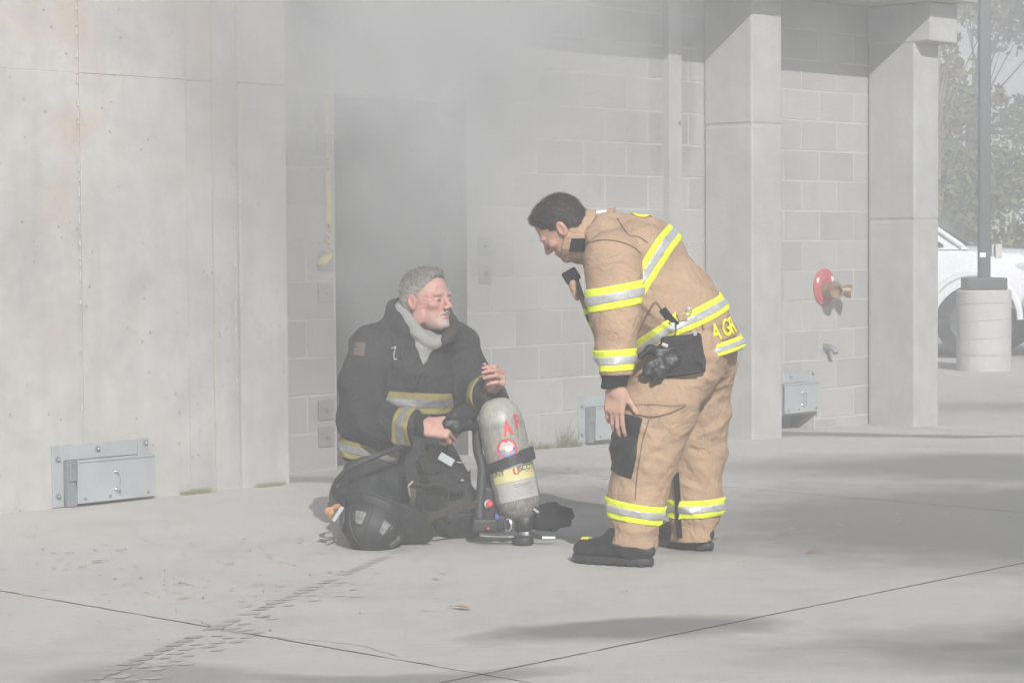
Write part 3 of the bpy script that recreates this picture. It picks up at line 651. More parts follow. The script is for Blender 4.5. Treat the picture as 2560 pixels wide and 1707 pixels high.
SMB = (4.6, 14.6, -4.2, 2.4, .02, 4.2)
sm = MB().box((SMB[0], SMB[2], SMB[4]), (SMB[1], SMB[3], SMB[5])).build('smoke', M['black'], loc=WP(0, 0, 0), rz=TH); sm['kind'] = 'stuff'; sm['label'] = 'thick grey smoke rolling out of the doorway'
m = bpy.data.materials.new('door_smoke'); m.use_nodes = True; t = NT(m); t.n.clear()
ou = t.add('ShaderNodeOutputMaterial'); pv = t.add('ShaderNodeVolumePrincipled')
tc = t.add('ShaderNodeTexCoord').outputs['Object']; sx = t.add('ShaderNodeSeparateXYZ'); t.l.new(tc, sx.inputs[0])
S_, N_, Z_ = sx.outputs
Q_ = t.math('SUBTRACT', S_, t.math('MULTIPLY', N_, 1.0))           # the smoke drifts to the left as it leaves the doorway
def bell(v, c, w):                                   # 1 at c, 0 beyond +-w
    q = t.math('DIVIDE', t.math('SUBTRACT', v, c), w); q = t.math('SUBTRACT', 1.0, t.math('MULTIPLY', q, q), True); return t.math('MULTIPLY', q, q)
nz = t.ramp(t.noise(tc, 1.35, 3, .6), [(.36, 0), (.66, 1)])
zz = t.math('DIVIDE', t.math('SUBTRACT', Z_, .1), 2.5, True)
core = t.math('MULTIPLY', bell(Q_, 8.85, .85), bell(N_, -.05, 2.3))                     # column in and before the doorway
core = t.math('MULTIPLY', core, t.math('ADD', .12, t.math('MULTIPLY', t.math('MULTIPLY', zz, zz), 1.9)))
roll = t.math('MULTIPLY', t.math('MULTIPLY', bell(Q_, 9.2, 2.7), bell(N_, -.8, 1.6)), t.math('POWER', zz, 2.5))   # rolling along under the roof
puff = t.math('MULTIPLY', t.math('MULTIPLY', bell(Q_, 8.9, 1.6), bell(N_, -1.3, 1.5)), t.math('POWER', zz, 3.0))  # billowing out into the sun
dn = t.math('ADD', t.math('ADD', t.math('MULTIPLY', core, SMOKE_CORE), t.math('MULTIPLY', roll, SMOKE_ROLL)), t.math('MULTIPLY', puff, SMOKE_PUFF))
drift = t.math('MULTIPLY', t.math('MULTIPLY', bell(S_, 6.9, 2.3), bell(N_, -2.2, 1.9)), bell(Z_, .7, 2.2))                # thin drift round the kneeling man
veil = t.math('MULTIPLY', t.math('MULTIPLY', bell(S_, 11.2, 3.4), bell(N_, -.9, 1.7)), t.math('POWER', zz, .8))          # thin smoke hanging along the wall
dn = t.math('ADD', dn, t.math('ADD', t.math('MULTIPLY', drift, SMOKE_DRIFT), t.math('MULTIPLY', veil, SMOKE_VEIL)))
dn = t.math('MULTIPLY', dn, t.math('ADD', .12, t.math('MULTIPLY', nz, 1.3)))
pv.inputs['Color'].default_value = (.95, .95, .95, 1); t.l.new(dn, pv.inputs['Density']); pv.inputs['Anisotropy'].default_value = 0
t.l.new(pv.outputs['Volume'], ou.inputs['Volume']); sm.data.materials.clear(); sm.data.materials.append(m)
# ------------------------------------------------------------------ implicit surfaces for bodies and cloth
F32 = np.float32
def V3(*a): return np.array(a, F32)
def unit(a): a = np.array(a, float); return a / np.linalg.norm(a)
def seg(a, b, ra, rb):
    a = np.array(a, F32); b = np.array(b, F32); ab = b - a; L = F32(ab @ ab)
    def f(p):
        q = p - a; t = np.clip(q @ ab / L, 0, 1); q = q - t[:, None] * ab
        return np.sqrt((q * q).sum(1)) - (ra + (rb - ra) * t)
    return f
def ell(c, r, R=None):
    c = np.array(c, F32); r = np.array(r, F32)
    def f(p):
        q = p - c
        if R is not None: q = q @ R.astype(F32)
        a = q / r; k0 = np.sqrt((a * a).sum(1)) + 1e-6; b = a / r; k1 = np.sqrt((b * b).sum(1)) + 1e-6
        return k0 * (k0 - 1) / k1
    return f
def rbox(c, h, R=None, rad=.01):
    c = np.array(c, F32); h = np.array(h, F32) - F32(rad)
    def f(p):
        q = p - c
        if R is not None: q = q @ R.astype(F32)
        q = np.abs(q) - h; o = np.maximum(q, 0)
        return np.sqrt((o * o).sum(1)) + np.minimum(q.max(1), 0) - rad
    return f
def disc(c, ax, ro, hl, ri=None, rad=.004, sx=1.):
    """cylinder (or ring when ri is set) round axis ax"""
    c = np.array(c, F32); ax = unit(ax).astype(F32)
    def f(p):
        q = p - c; h = q @ ax; w = q - h[:, None] * ax; r = np.sqrt((w * w).sum(1))
        d = np.maximum(r - ro, np.abs(h) - hl)
        if ri is not None: d = np.maximum(d, ri - r)
        return d
    return f
def half(c, n):
    """negative on the side away from n"""
    c = np.array(c, F32); n = unit(n).astype(F32)
    return lambda p: (p - c) @ n
def slab_(c, n, w): 
    g = half(c, n); return lambda p: np.abs(g(p)) - F32(w)
def smin(a, b, k):
    h = np.clip(.5 + .5 * (b - a) / k, 0, 1); return b + (a - b) * h - k * h * (1 - h)
def U(k, *fs):
    def f(p):
        d = fs[0](p)
        for g in fs[1:]: d = smin(d, g(p), k)
        return d
    return f
def I(*fs):
    def f(p):
        d = fs[0](p)
        for g in fs[1:]: d = np.maximum(d, g(p))
        return d
    return f
def sub(a, b, k=.008): return lambda p: -smin(-a(p), b(p), k)
def off(a, e): return lambda p: a(p) - F32(e)
def chain(pts, k=.03): 
    return U(k, *[seg(pts[i][0], pts[i + 1][0], pts[i][1], pts[i + 1][1]) for i in range(len(pts) - 1)])
def folds(a, amp, freq, seed, axis=None, sharp=.55):
    """cloth folds: warped creases, roughly across axis"""
    r = np.random.default_rng(seed); ds = []
    for k in range(4):
        d = r.normal(size=3)
        if axis is not None: d = np.array(axis, float) * 1.7 + d * .55
        ds.append((unit(d) * freq * r.uniform(.6, 1.5), r.uniform(0, 6.28), unit(r.normal(size=3)) * freq * .45, r.uniform(0, 6.28)))
    ds = [(d.astype(F32), F32(a_), w.astype(F32), F32(b_)) for d, a_, w, b_ in ds]
    def f(p):
        s = 0
        for d, ph, w, pw in ds: s = s + 1 - np.abs(np.sin(p @ d + ph + 1.5 * np.sin(p @ w + pw))) ** sharp
        return a(p) - 1.5 * amp * (.5 * s - .75)
    return f
def rough(a, amp, freq, seed):
    r = np.random.default_rng(seed); ds = [((unit(r.normal(size=3)) * freq * r.uniform(.6, 1.6)).astype(F32), F32(r.uniform(0, 6.28))) for _ in range(6)]
    def f(p):
        s = 0
        for d, ph in ds: s = s + np.sin(p @ d + ph)
        return a(p) - amp * s / 3
    return f

def sdf_mesh(f, lo, hi, h, name, m, parent=None, smooth=True):
    """dual surface of f = 0 inside the box lo..hi on a grid of step h (only blocks near the surface are sampled)"""
    lo = np.array(lo, float) - 2 * h; hi = np.array(hi, float) + 2 * h; B = 4
    nb = np.maximum(np.ceil((hi - lo) / (h * B)).astype(int), 1); n = nb * B + 1
    ci = np.stack(np.meshgrid(*[np.arange(k) for k in nb], indexing='ij'), -1).reshape(-1, 3)
    cc = (lo + (ci * B + B / 2) * h).astype(F32); dc = np.empty(len(cc), F32)
    for c0 in range(0, len(cc), 60000): dc[c0:c0 + 60000] = f(cc[c0:c0 + 60000])
    act = (np.abs(dc) < h * B * 1.15).reshape(nb)
    D = np.repeat(np.repeat(np.repeat(dc.reshape(nb), B, 0), B, 1), B, 2); D = np.pad(D, ((0, 1), (0, 1), (0, 1)), mode='edge').astype(F32)
    need = np.zeros(n, bool); a_ = np.repeat(np.repeat(np.repeat(act, B, 0), B, 1), B, 2)
    for i in (0, 1):
        for j in (0, 1):
            for k in (0, 1): need[i:n[0] - 1 + i, j:n[1] - 1 + j, k:n[2] - 1 + k] |= a_
    idx = np.argwhere(need); vals = np.empty(len(idx), F32)
    for c0 in range(0, len(idx), 60000): vals[c0:c0 + 60000] = f((lo + idx[c0:c0 + 60000] * h).astype(F32))
    D[need] = vals
    D[0] = D[-1] = 1; D[:, 0] = D[:, -1] = 1; D[:, :, 0] = D[:, :, -1] = 1
    ins = D < 0
    s8 = np.zeros([k - 1 for k in ins.shape], np.int8)
    for i in (0, 1):
        for j in (0, 1):
            for k in (0, 1): s8 += ins[i:ins.shape[0] - 1 + i, j:ins.shape[1] - 1 + j, k:ins.shape[2] - 1 + k]
    cells = np.argwhere((s8 > 0) & (s8 < 8)); 
    cid = -np.ones(s8.shape, np.int32); cid[cells[:, 0], cells[:, 1], cells[:, 2]] = np.arange(len(cells))
    cor = [(i, j, k) for i in (0, 1) for j in (0, 1) for k in (0, 1)]
    val = [D[cells[:, 0] + i, cells[:, 1] + j, cells[:, 2] + k] for i, j, k in cor]
    acc = np.zeros((len(cells), 3)); cnt = np.zeros(len(cells))
    for a in range(8):
        for b in range(a + 1, 8):
            d = [cor[b][q] - cor[a][q] for q in range(3)]
            if sum(map(abs, d)) != 1: continue
            va, vb = val[a], val[b]; x = (va < 0) != (vb < 0); t = np.where(x, va / np.where(x, va - vb, 1), 0)
            acc += x[:, None] * (np.array(cor[a]) + t[:, None] * np.array(d)); cnt += x
    V = lo + (cells + acc / cnt[:, None]) * h
    Q = []
    for ax in range(3):
        sl0 = [slice(None)] * 3; sl1 = [slice(None)] * 3; sl0[ax] = slice(0, -1); sl1[ax] = slice(1, None)
        a0 = ins[tuple(sl0)]; a1 = ins[tuple(sl1)]; e = np.argwhere(a0 != a1); o1, o2 = [k for k in range(3) if k != ax]
        e = e[(e[:, o1] > 0) & (e[:, o2] > 0) & (e[:, o1] < s8.shape[o1]) & (e[:, o2] < s8.shape[o2])]
        pos = a0[e[:, 0], e[:, 1], e[:, 2]]
        def g(d1, d2):
            q = e.copy(); q[:, o1] += d1; q[:, o2] += d2; return cid[q[:, 0], q[:, 1], q[:, 2]]
        q = np.stack([g(-1, -1), g(0, -1), g(0, 0), g(-1, 0)], 1)
        flip = pos if ax != 1 else ~pos
        q[~flip] = q[~flip][:, ::-1]; Q.append(q)
    Q = np.concatenate(Q); Q = Q[(Q >= 0).all(1)]
    me = bpy.data.meshes.new(name); nv, nf = len(V), len(Q)
    me.vertices.add(nv); me.vertices.foreach_set('co', V.astype(F32).ravel()); me.loops.add(4 * nf); me.loops.foreach_set('vertex_index', Q.astype(np.int32).ravel())
    me.polygons.add(nf); me.polygons.foreach_set('loop_start', np.arange(0, 4 * nf, 4, dtype=np.int32)); me.update(calc_edges=True)
    if smooth: me.shade_smooth()
    me.materials.append(m); o = bpy.data.objects.new(name, me); return link(o, parent)
def bound(f, c, r):
    """evaluate f only inside a ball; outside give the distance to the ball"""
    c = np.array(c, F32)
    def g(p):
        d = np.sqrt(((p - c) ** 2).sum(1)) - F32(r); k = d < .03
        d = d + F32(.0); d[~k] += 0
        if k.any():
            e = f(p[k]); d[k] = e
        return d
    return g
def bbox(pts, pad):
    P = np.array([p[:3] for p in pts]); return P.min(0) - pad, P.max(0) + pad
def stick(f, P, d, gap=.002, far=.25):
    """move points along d until they rest gap above the surface f = 0"""
    P = np.array(P, F32); d = unit(d).astype(F32); t = np.zeros(len(P), F32) 
    Q = P - d * F32(far)
    for _ in range(60): 
        s = f(Q) - gap; Q = Q + d * np.clip(s * .8, -.01, .02)[:, None]
    return Q
def text_on(txt, f, o, ex, ey, d, size, name, m, parent, gap=.003, thick=.002, font_w=1.):
    """raised lettering lying on the surface f = 0: o centre, ex reading direction, ey up, d towards the surface"""
    c = bpy.data.curves.new('txt', 'FONT'); c.body = txt; c.size = 1; c.align_x = 'CENTER'; c.align_y = 'CENTER'; c.offset = .02; c.space_character = 1.25; ob = bpy.data.objects.new('txt', c); COL.objects.link(ob)
    me = bpy.data.meshes.new_from_object(ob.evaluated_get(bpy.context.evaluated_depsgraph_get())); bpy.data.objects.remove(ob)
    bm = bmesh.new(); bm.from_mesh(me); bmesh.ops.triangulate(bm, faces=bm.faces); bmesh.ops.subdivide_edges(bm, edges=[e for e in bm.edges if e.calc_length() > .12], cuts=3, use_grid_fill=True); bm.to_mesh(me); bm.free()
    co = np.array([v.co[:] for v in me.vertices]); ex, ey = unit(ex), unit(ey)
    P = np.array(o, float) + co[:, :1] * ex * size * font_w + co[:, 1:2] * ey * size
    Q = stick(f, P, d, gap)
    for v, q in zip(me.vertices, Q): v.co = q.tolist()
    me.materials.clear(); me.materials.append(m); ob = bpy.data.objects.new(name, me); link(ob, parent)
    so = ob.modifiers.new('thick', 'SOLIDIFY'); so.thickness = thick; so.offset = 0
    return ob

def head_frame(fwd, up):
    f = unit(fwd); u = np.array(up, float); u = unit(u - f * (u @ f)); l = np.cross(u, f); return np.stack([f, l, u], 1)     # columns: forward, left, up
def local(f, C, R, s):
    C = np.array(C, F32); R = R.astype(F32); s = F32(s)
    return lambda p: f(((p - C) @ R) / s) * s
def head_sdf(age=0):
    m = [ell((-.010, 0, .030), (.099, .077, .086)), ell((.026, 0, -.030), (.064, .059, .080)), ell((.040, 0, -.076), (.044, .045, .037)), ell((.073, 0, -.100), (.020, .026, .017))]
    b = U(.028, *m)
    for s in (-1, 1): b = U(.016, b, ell((.064, s * .042, -.022), (.020, .020, .016)), ell((.083, s * .026, .016), (.013, .026, .009)), ell((.0, s * .058, -.062), (.03, .012, .035)))
    for s in (-1, 1): b = sub(b, ell((.099, s * .031, -.003), (.020, .019, .0125)), .012)
    for s in (-1, 1): b = U(.005, b, ell((.0785, s * .031, -.004), (.0115, .0145, .0095)))
    b = U(.011, b, seg((.088, 0, .008), (.112, 0, -.030), .0075, .0115)); 
    for s in (-1, 1): b = U(.007, b, ell((.101, s * .0125, -.036), (.011, .0075, .008)))
    b = U(.007, b, ell((.089, 0, -.0590), (.0105, .023, .0062)), ell((.087, 0, -.0715), (.0105, .020, .0068)))
    b = sub(b, ell((.101, 0, -.0652), (.012, .022, .0018)), .003)
    for s in (-1, 1):
        R = np.array([[.97, 0, -.22], [0, 1, 0], [.22, 0, .97]])
        ear = sub(ell((-.008, s * .080, -.008), (.019, .010, .032), R), ell((-.004, s * .088, -.004), (.011, .007, .020), R), .004)
        b = U(.006, b, ear)
    if age:
        for s in (-1, 1):
            b = sub(b, seg((.095, s * .020, -.040), (.074, s * .036, -.074), .0032, .0022), .006)
            for k in range(3): b = sub(b, seg((.070, s * .050, -.004 - .007 * k), (.042, s * .066, .010 - .016 * k), .0024, .0014), .004)
        for k in range(4): 
            z = .030 + .0115 * k
            for s in (-1, 1): b = sub(b, seg((.0925 - .05 * (z - .03), s * .003, z), (.080 - .05 * (z - .03), s * .04, z + .002), .0026, .0018), .004)
    return b
def hair_sdf(lift, seed, fuzz=.0012, recede=0.):
    b = U(.02, ell((-.012, 0, .032), (.1005, .0785, .088)), ell((-.030, 0, -.02), (.072, .073, .07)))
    b = rough(rough(off(b, lift), fuzz, 600, seed), fuzz * 1.2, 200, seed + 1)
    b = U(.02, b, ell((.030, 0, .097), (.046, .046, .020 + lift * .5)))
    n1 = unit((-.084, 0, .068)); g1 = half((.084 - recede, 0, .078), -n1); g2 = half((.016, 0, .0), -unit((-.8, 0, .55)))
    cut = I(off(g1, 0), off(g2, 0)); ear = lambda s: ell((-.004, s * .084, -.012), (.022, .018, .033))
    e1, e2 = ear(1), ear(-1); core = ell((-.010, 0, .02), (.07, .05, .06))
    def f(p): return np.maximum(np.maximum(rough(cut, .004, 110, seed + 3)(p), b(p)), np.maximum(-e1(p), -e2(p)))
    return f
def hand_sdf(w, d, n, thumb, curls, spread=.0, tdir=(.75, .2, .55), s=1., tcurl=.5):
    """w wrist, d finger direction, n the way the palm faces, thumb +1/-1: side of d x n the thumb is on"""
    d, n = unit(d), np.array(n, float); n = unit(n - d * (n @ d)); sd = unit(np.cross(d, n)) * thumb; w = np.array(w, float)
    R = np.stack([d, sd, n], 1); fs = [rbox(w + d * .052 * s, (.048 * s, .040 * s, .015 * s), R, .013 * s), seg(w - d * .03, w + d * .02 * s, .027 * s, .028 * s), ell(w + d * .038 * s + sd * .026 * s + n * .012 * s, (.034 * s, .018 * s, .015 * s), R)]
    palm = U(.014, *fs); out = [palm]
    for i in range(4):
        b = w + d * (.094, .099, .095, .084)[i] * s + sd * (.031 - .0205 * i) * s; a = 0; L = (1, 1.1, 1.02, .8)[i]
        p = b - d * .02 * s; sp = (1.5 - i) * spread; prev = (p, .0100 * s)
        c = curls[i] if hasattr(curls[i], '__len__') else (curls[i],) * 3; P = [prev]; q = b
        P.append((q - n * .002, .0098 * s))
        for j in range(3):
            a += c[j]; di = (d * math.cos(a) + n * math.sin(a)); di = unit(di + sd * sp); q = q + di * (.045, .028, .022)[j] * L * s; P.append((q, (.0088, .0081, .0068)[j] * s))
        out.append(chain(P, .004))
    tb = w + d * .022 * s + sd * .03 * s + n * .008 * s; td = unit(d * tdir[0] + sd * tdir[2] + n * tdir[1]); t1 = tb + td * .045 * s
    td2 = unit(td * math.cos(tcurl) + (d * .6 + n * .5) * math.sin(tcurl)); t2 = t1 + td2 * .032 * s; t3 = t2 + td2 * .024 * s
    out.append(chain([(tb, .0145 * s), (t1, .0105 * s), (t2, .0098 * s), (t3, .0078 * s)], .006))
    return U(.006, *out)

def skin_mat(name, base, red):
    m, t = newmat(name); v = t.coord('Object'); n = t.noise(v, 22, 4, .6)
    col = t.ramp(n, [(.3, red), (.7, base)]); t.l.new(col, t.b.inputs['Base Color']); t.b.inputs['Roughness'].default_value = .5
    t.b.inputs['Subsurface Weight'].default_value = .0; t.bump(t.noise(v, 240, 3, .6), .15, .002); return m
def cloth_mat(name, base, var=.12, rough_=.9, dirt=None, weave=700, wr=.55):
    m, t = newmat(name); v = t.coord('Object')
    col = t.ramp(t.noise(v, 6, 5, .6), [(.28, tuple(c * (1 - var) for c in base)), (.72, tuple(c * (1 + var) for c in base))])
    if dirt: col = t.mix(t.math('MULTIPLY', t.ramp(t.noise(v, 5, 6, .68), [(.52, 0), (.74, 1)]), dirt[1]), col, dirt[0])
    t.l.new(col, t.b.inputs['Base Color']); t.b.inputs['Roughness'].default_value = rough_; t.b.inputs['Specular IOR Level'].default_value = .25
    rg = t.math('POWER', t.math('ABSOLUTE', t.math('MULTIPLY', t.math('SUBTRACT', t.noise(v, 6.5, 3, .5, 1.4), .5), 4.)), .55, True)      # sharp creases
    h = t.math('ADD', t.math('ADD', t.math('MULTIPLY', t.noise(v, 28, 5, .62, .8), .7), t.math('MULTIPLY', rg, .55)), t.math('MULTIPLY', t.noise(v, weave, 2), .12))
    t.bump(h, wr, .018); return m
M['skin'] = skin_mat('skin', (.50, .32, .24), (.45, .25, .19))
M['skin_red'] = skin_mat('ruddy_skin', (.53, .31, .25), (.47, .20, .165))
M['hair_dark'] = mat('dark_hair', (.026, .021, .018), .55, .5, 160, bump=.7, bscale=420)
def hair_mat(name, top, side, z0, z1):
    m, t = newmat(name); g = t.add('ShaderNodeNewGeometry').outputs['Position']; sx = t.add('ShaderNodeSeparateXYZ'); t.l.new(g, sx.inputs[0])
    v = t.coord('Object'); st = t.noise(t.coord('Object', scale=(1, 1, .25)), 220, 3, .6)
    f = t.math('ADD', t.math('DIVIDE', t.math('SUBTRACT', sx.outputs[2], z0), z1 - z0), t.math('MULTIPLY', t.math('SUBTRACT', t.noise(v, 40, 3), .5), .9), True)
    col = t.mix(f, side, top); col = t.mix(.35, col, t.ramp(st, [(.35, tuple(c * .35 for c in top)), (.7, tuple(min(1, c * 1.5) for c in side))]))
    t.l.new(col, t.b.inputs['Base Color']); t.b.inputs['Roughness'].default_value = .6; t.bump(st, .8, .004); return m
M['hair_grey'] = hair_mat('grey_hair', (.13, .115, .10), (.40, .385, .35), .99, 1.07)
M['tan'] = cloth_mat('tan_turnout_cloth', (.42, .288, .19), .12, .88, ((.23, .175, .13), .55))
M['tan_seam'] = mat('seam_thread', (.17, .11, .07), .9, .1, 60)
M['lime'] = cloth_mat('lime_trim', (.76, .86, .05), .10, .6, ((.50, .45, .08), .45), wr=.15)
M['silver'] = mat('silver_trim', (.55, .55, .55), .38, .10, 60, .35)
M['oldlime'] = cloth_mat('worn_yellow_trim', (.27, .225, .075), .25, .8, ((.07, .065, .05), .8), wr=.15)
M['oldsilver'] = mat('worn_silver_trim', (.20, .20, .205), .6, .25, 40, .1, dirt=((.07, .07, .07), .8), dscale=16)
M['blackcloth'] = cloth_mat('black_turnout_cloth', (.030, .030, .030), .35, .88, ((.075, .072, .066), .65))
M['blackcloth2'] = cloth_mat('black_trouser_cloth', (.024, .026, .026), .35, .8, ((.10, .105, .10), .45))
M['knit'] = cloth_mat('black_knit', (.015, .015, .016), .2, .95, wr=.2)
M['leather'] = mat('black_leather', (.018, .018, .019), .48, .3, 30, bump=.35, bscale=90)
M['grey_fleece'] = cloth_mat('grey_hoodie', (.27, .27, .262), .08, .95, wr=.3)
M['letter'] = mat('yellow_letter', (.82, .78, .03), .6, .05, 50)
M['rubber'] = mat('boot_rubber', (.03, .03, .03), .55, .25, 20, bump=.2, bscale=60)
M['hair_white'] = mat('white_hair', (.38, .33, .29), .65, .3, 60, bump=.5, bscale=260)
M['helmet'] = mat('sooty_helmet', (.024, .024, .025), .6, .4, 14, bump=.15, bscale=50, dirt=((.09, .085, .075), .5), dscale=14)
M['helmet_patch'] = mat('scuffed_patch', (.20, .20, .19), .5, .5, 60, dirt=((.04, .04, .04), .8), dscale=40)

def strands(o, n, ln, wd, comb, seed, amt=.6):
    """short hair strands growing from a hair mesh, joined to it"""
    me = o.data; r = np.random.default_rng(seed); nv = len(me.vertices); co = np.empty(nv * 3, F32); me.vertices.foreach_get('co', co); co = co.reshape(-1, 3)
    no = np.empty(nv * 3, F32); me.vertex_normals.foreach_get('vector', no); no = no.reshape(-1, 3)
    k = r.integers(0, nv, n); p = co[k]; d = no[k] * r.uniform(.12, .45, (n, 1)) + np.array(comb) * amt + r.normal(size=(n, 3)) * .20; d /= np.linalg.norm(d, axis=1)[:, None]
    s_ = np.cross(d, r.normal(size=(n, 3))); s_ /= np.linalg.norm(s_, axis=1)[:, None]; L_ = ln * r.uniform(.5, 1.3, (n, 1))
    V = np.stack([p - s_ * wd - d * .002, p + s_ * wd - d * .002, p + d * L_ + no[k] * .001], 1).reshape(-1, 3)
    b = MB(); m2 = bpy.data.meshes.new('strands'); m2.from_pydata(V.tolist(), [], [(3 * i, 3 * i + 1, 3 * i + 2) for i in range(n)])
    bm = bmesh.new(); bm.from_mesh(me); bm.from_mesh(m2); bm.to_mesh(me); bm.free(); bpy.data.meshes.remove(m2)
def ankle(a, z0, w, amp, freq, seed, axis):
    """extra bunching round height z0"""
    g = folds(lambda p: np.zeros(len(p), F32), amp, freq, seed, axis)
    return lambda p: a(p) + g(p) * np.exp(-((p[:, 2] - z0) / w) ** 2)
M['lips'] = skin_mat('lips', (.50, .22, .19), (.44, .17, .15))
M['eye'] = mat('eye_slit', (.03, .022, .018), .3, .2, 50)
def face_bits(C, R, S, parent, f_, lipm='lips'):
    for s in (-1, 1):
        f_(sdf_mesh(local(ell((.0885, s * .031, -.0055), (.0045, .0105, .0022)), C, R, S), C - .14, C + .14, .002, 'eye', M['eye'], parent))
    lp_ = U(.003, ell((.0895, 0, -.0590), (.0108, .020, .0045)), ell((.0875, 0, -.0715), (.0108, .018, .0052))); lp_ = sub(lp_, ell((.101, 0, -.0652), (.014, .024, .0014)), .001)
    f_(sdf_mesh(local(lp_, C, R, S), C - .15, C + .15, .0026, 'lips', M[lipm], parent))

def face_mat(name, C, R, base, red, beard):
    """ruddy cheeks and nose, grey stubble on the jaw"""
    m, t = newmat(name); pos = t.add('ShaderNodeNewGeometry').outputs['Position']; d = t.add('ShaderNodeVectorMath', operation='SUBTRACT'); t.l.new(pos, d.inputs[0]); d.inputs[1].default_value = tuple(C)
    ax = []
    for k in range(3):
        q = t.add('ShaderNodeVectorMath', operation='DOT_PRODUCT'); t.l.new(d.outputs[0], q.inputs[0]); q.inputs[1].default_value = tuple(R[:, k]); ax.append(q.outputs['Value'])
    def blob(c, r):
        s_ = None
        for a_, c_, r_ in zip(ax, c, r):
            q = t.math('DIVIDE', t.math('SUBTRACT', a_ if c_ is not None else 0., c_ or 0.), r_); q = t.math('MULTIPLY', q, q); s_ = q if s_ is None else t.math('ADD', s_, q)
        return t.ramp(s_, [(.25, 1), (1, 0)])
    n = t.noise(pos, 26, 4, .65); n2 = t.noise(pos, 420, 3, .6); col = t.ramp(n, [(.3, red), (.7, base)])
    for c, r, k in (((.07, .04, -.03), (.05, .04, .04), .28), ((.07, -.04, -.03), (.05, .04, .04), .28), ((.11, 0, -.025), (.03, .02, .025), .45), ((0, .085, -.01), (.03, .02, .04), .5), ((0, -.085, -.01), (.03, .02, .04), .5)): col = t.mix(t.math('MULTIPLY', blob(c, r), k), col, tuple(red[i] * (1., .82, .82)[i] for i in range(3)))
    st = t.math('MULTIPLY', blob((.06, 0, -.10), (.07, .075, .05)), t.math('ADD', .25, t.math('MULTIPLY', t.ramp(n2, [(.4, 0), (.6, 1)]), .5))); col = t.mix(st, col, beard)
    t.l.new(col, t.b.inputs['Base Color']); t.b.inputs['Roughness'].default_value = .55; t.bump(t.math('ADD', t.noise(pos, 300, 3, .6), t.noise(pos, 60, 4, .6)), .35, .004); return m
# ------------------------------------------------------------------ the firefighter bending over
per = empty('person', (.55, 8.6, 0)); tag(per, 'firefighter in tan turnout gear bending forward, hand on knee, looking down', 'person')
per_off = np.array([.55, 8.6, 0])
def fin(o, off_=per_off):
    o.location = Vector([-c for c in off_]) if o.parent and o.parent.type == 'EMPTY' else (0, 0, 0); return o
def squash(f, y0, k): 
    def g(p):
        q = p.copy(); q[:, 1] = (q[:, 1] - y0) / k + y0; return f(q) 
    return g
HC = A(1405, 566, 8.62); HR = head_frame((-.68, .20, -.69), (-.72, .03, .69)); HS = .985
S1, S2 = A(1532, 648, 8.42), A(1560, 612, 8.86)
E1, W1 = A(1541, 805, 8.37), A(1541, 930, 8.35)
E2, W2 = A(1560, 800, 8.93), A(1600, 935, 8.92)
HAND1 = A(1540, 966, 8.345)
hips = [(A(1692, 895, 8.54), .165), (A(1634, 1048, 8.47), .143), (A(1613, 1136, 8.45), .118), (A(1592, 1245, 8.45), .102), (A(1583, 1350, 8.45), .100)]
hipsF = [(A(1742, 895, 8.82), .155), (A(1738, 1060, 8.85), .128), (A(1738, 1140, 8.86), .112), (A(1735, 1250, 8.87), .103), (A(1733, 1345, 8.87), .098)]
neck = seg(HC + HR @ np.array([-.03, 0, -.05]), A(1515, 610, 8.64), .056, .065)
torso_core = chain([(A(1706, 884, 8.66), .13), (A(1640, 780, 8.65), .14), (A(1568, 672, 8.64), .12), (A(1530, 625, 8.64), .07)])
handA = hand_sdf(HAND1, (-.07, .0, -1), (.45, .85, .05), 1, [(.12, .30, .25), (.2, .35, .3), (.3, .4, .3), (.4, .45, .4)], .05, (.85, .35, .55), 1., .2)
handB = hand_sdf(A(1600, 960, 8.90), (-.05, -.25, -1), (.3, -.9, 0), -1, [.25] * 4)
parts = [bound(local(head_sdf(), HC, HR, HS), HC, .15), neck, torso_core, chain([(S1, .06), (E1, .045), (HAND1, .03)]), chain([(S2, .06), (E2, .045), (A(1600, 960, 8.93), .03)]), chain([(hips[0][0], .1)] + [(p, .06) for p, _ in hips[1:4]] + [(A(1584, 1318, 8.45), .045)]), chain([(hipsF[0][0], .1)] + [(p, .06) for p, _ in hipsF[1:4]] + [(A(1735, 1300, 8.87), .045)]), bound(handA, HAND1 + np.array([0, 0, -.07]), .17), bound(handB, A(1600, 1000, 8.93), .17)]
body = U(.008, *parts)
lo, hi = bbox([HC - .16, HC + .16, A(1800, 1400, 8.9), S1, S2, A(1500, 1390, 8.3)], .12)
fin(sdf_mesh(body, lo, hi, .0045, 'body', face_mat('skin_of_bending_man', HC, HR, (.50, .32, .24), (.45, .25, .19), (.22, .16, .13)), per))
lo, hi = bbox([HC], .15); hs = local(hair_sdf(.0025, 3), HC, HR, HS)
ho = fin(sdf_mesh(hs, lo, hi, .0032, 'hair', M['hair_dark'], per)); strands(ho, 6000, .012, .0010, HR @ np.array([.5, 0, .1]), 4); face_bits(HC, HR, HS, per, fin)
eb = U(.004, *[seg((.0955, s * .013, .018), (.082, s * .047, .021), .0042, .003) for s in (-1, 1)]); fin(sdf_mesh(local(eb, HC, HR, HS), HC - .13, HC + .13, .0028, 'eyebrows', M['hair_dark'], per))

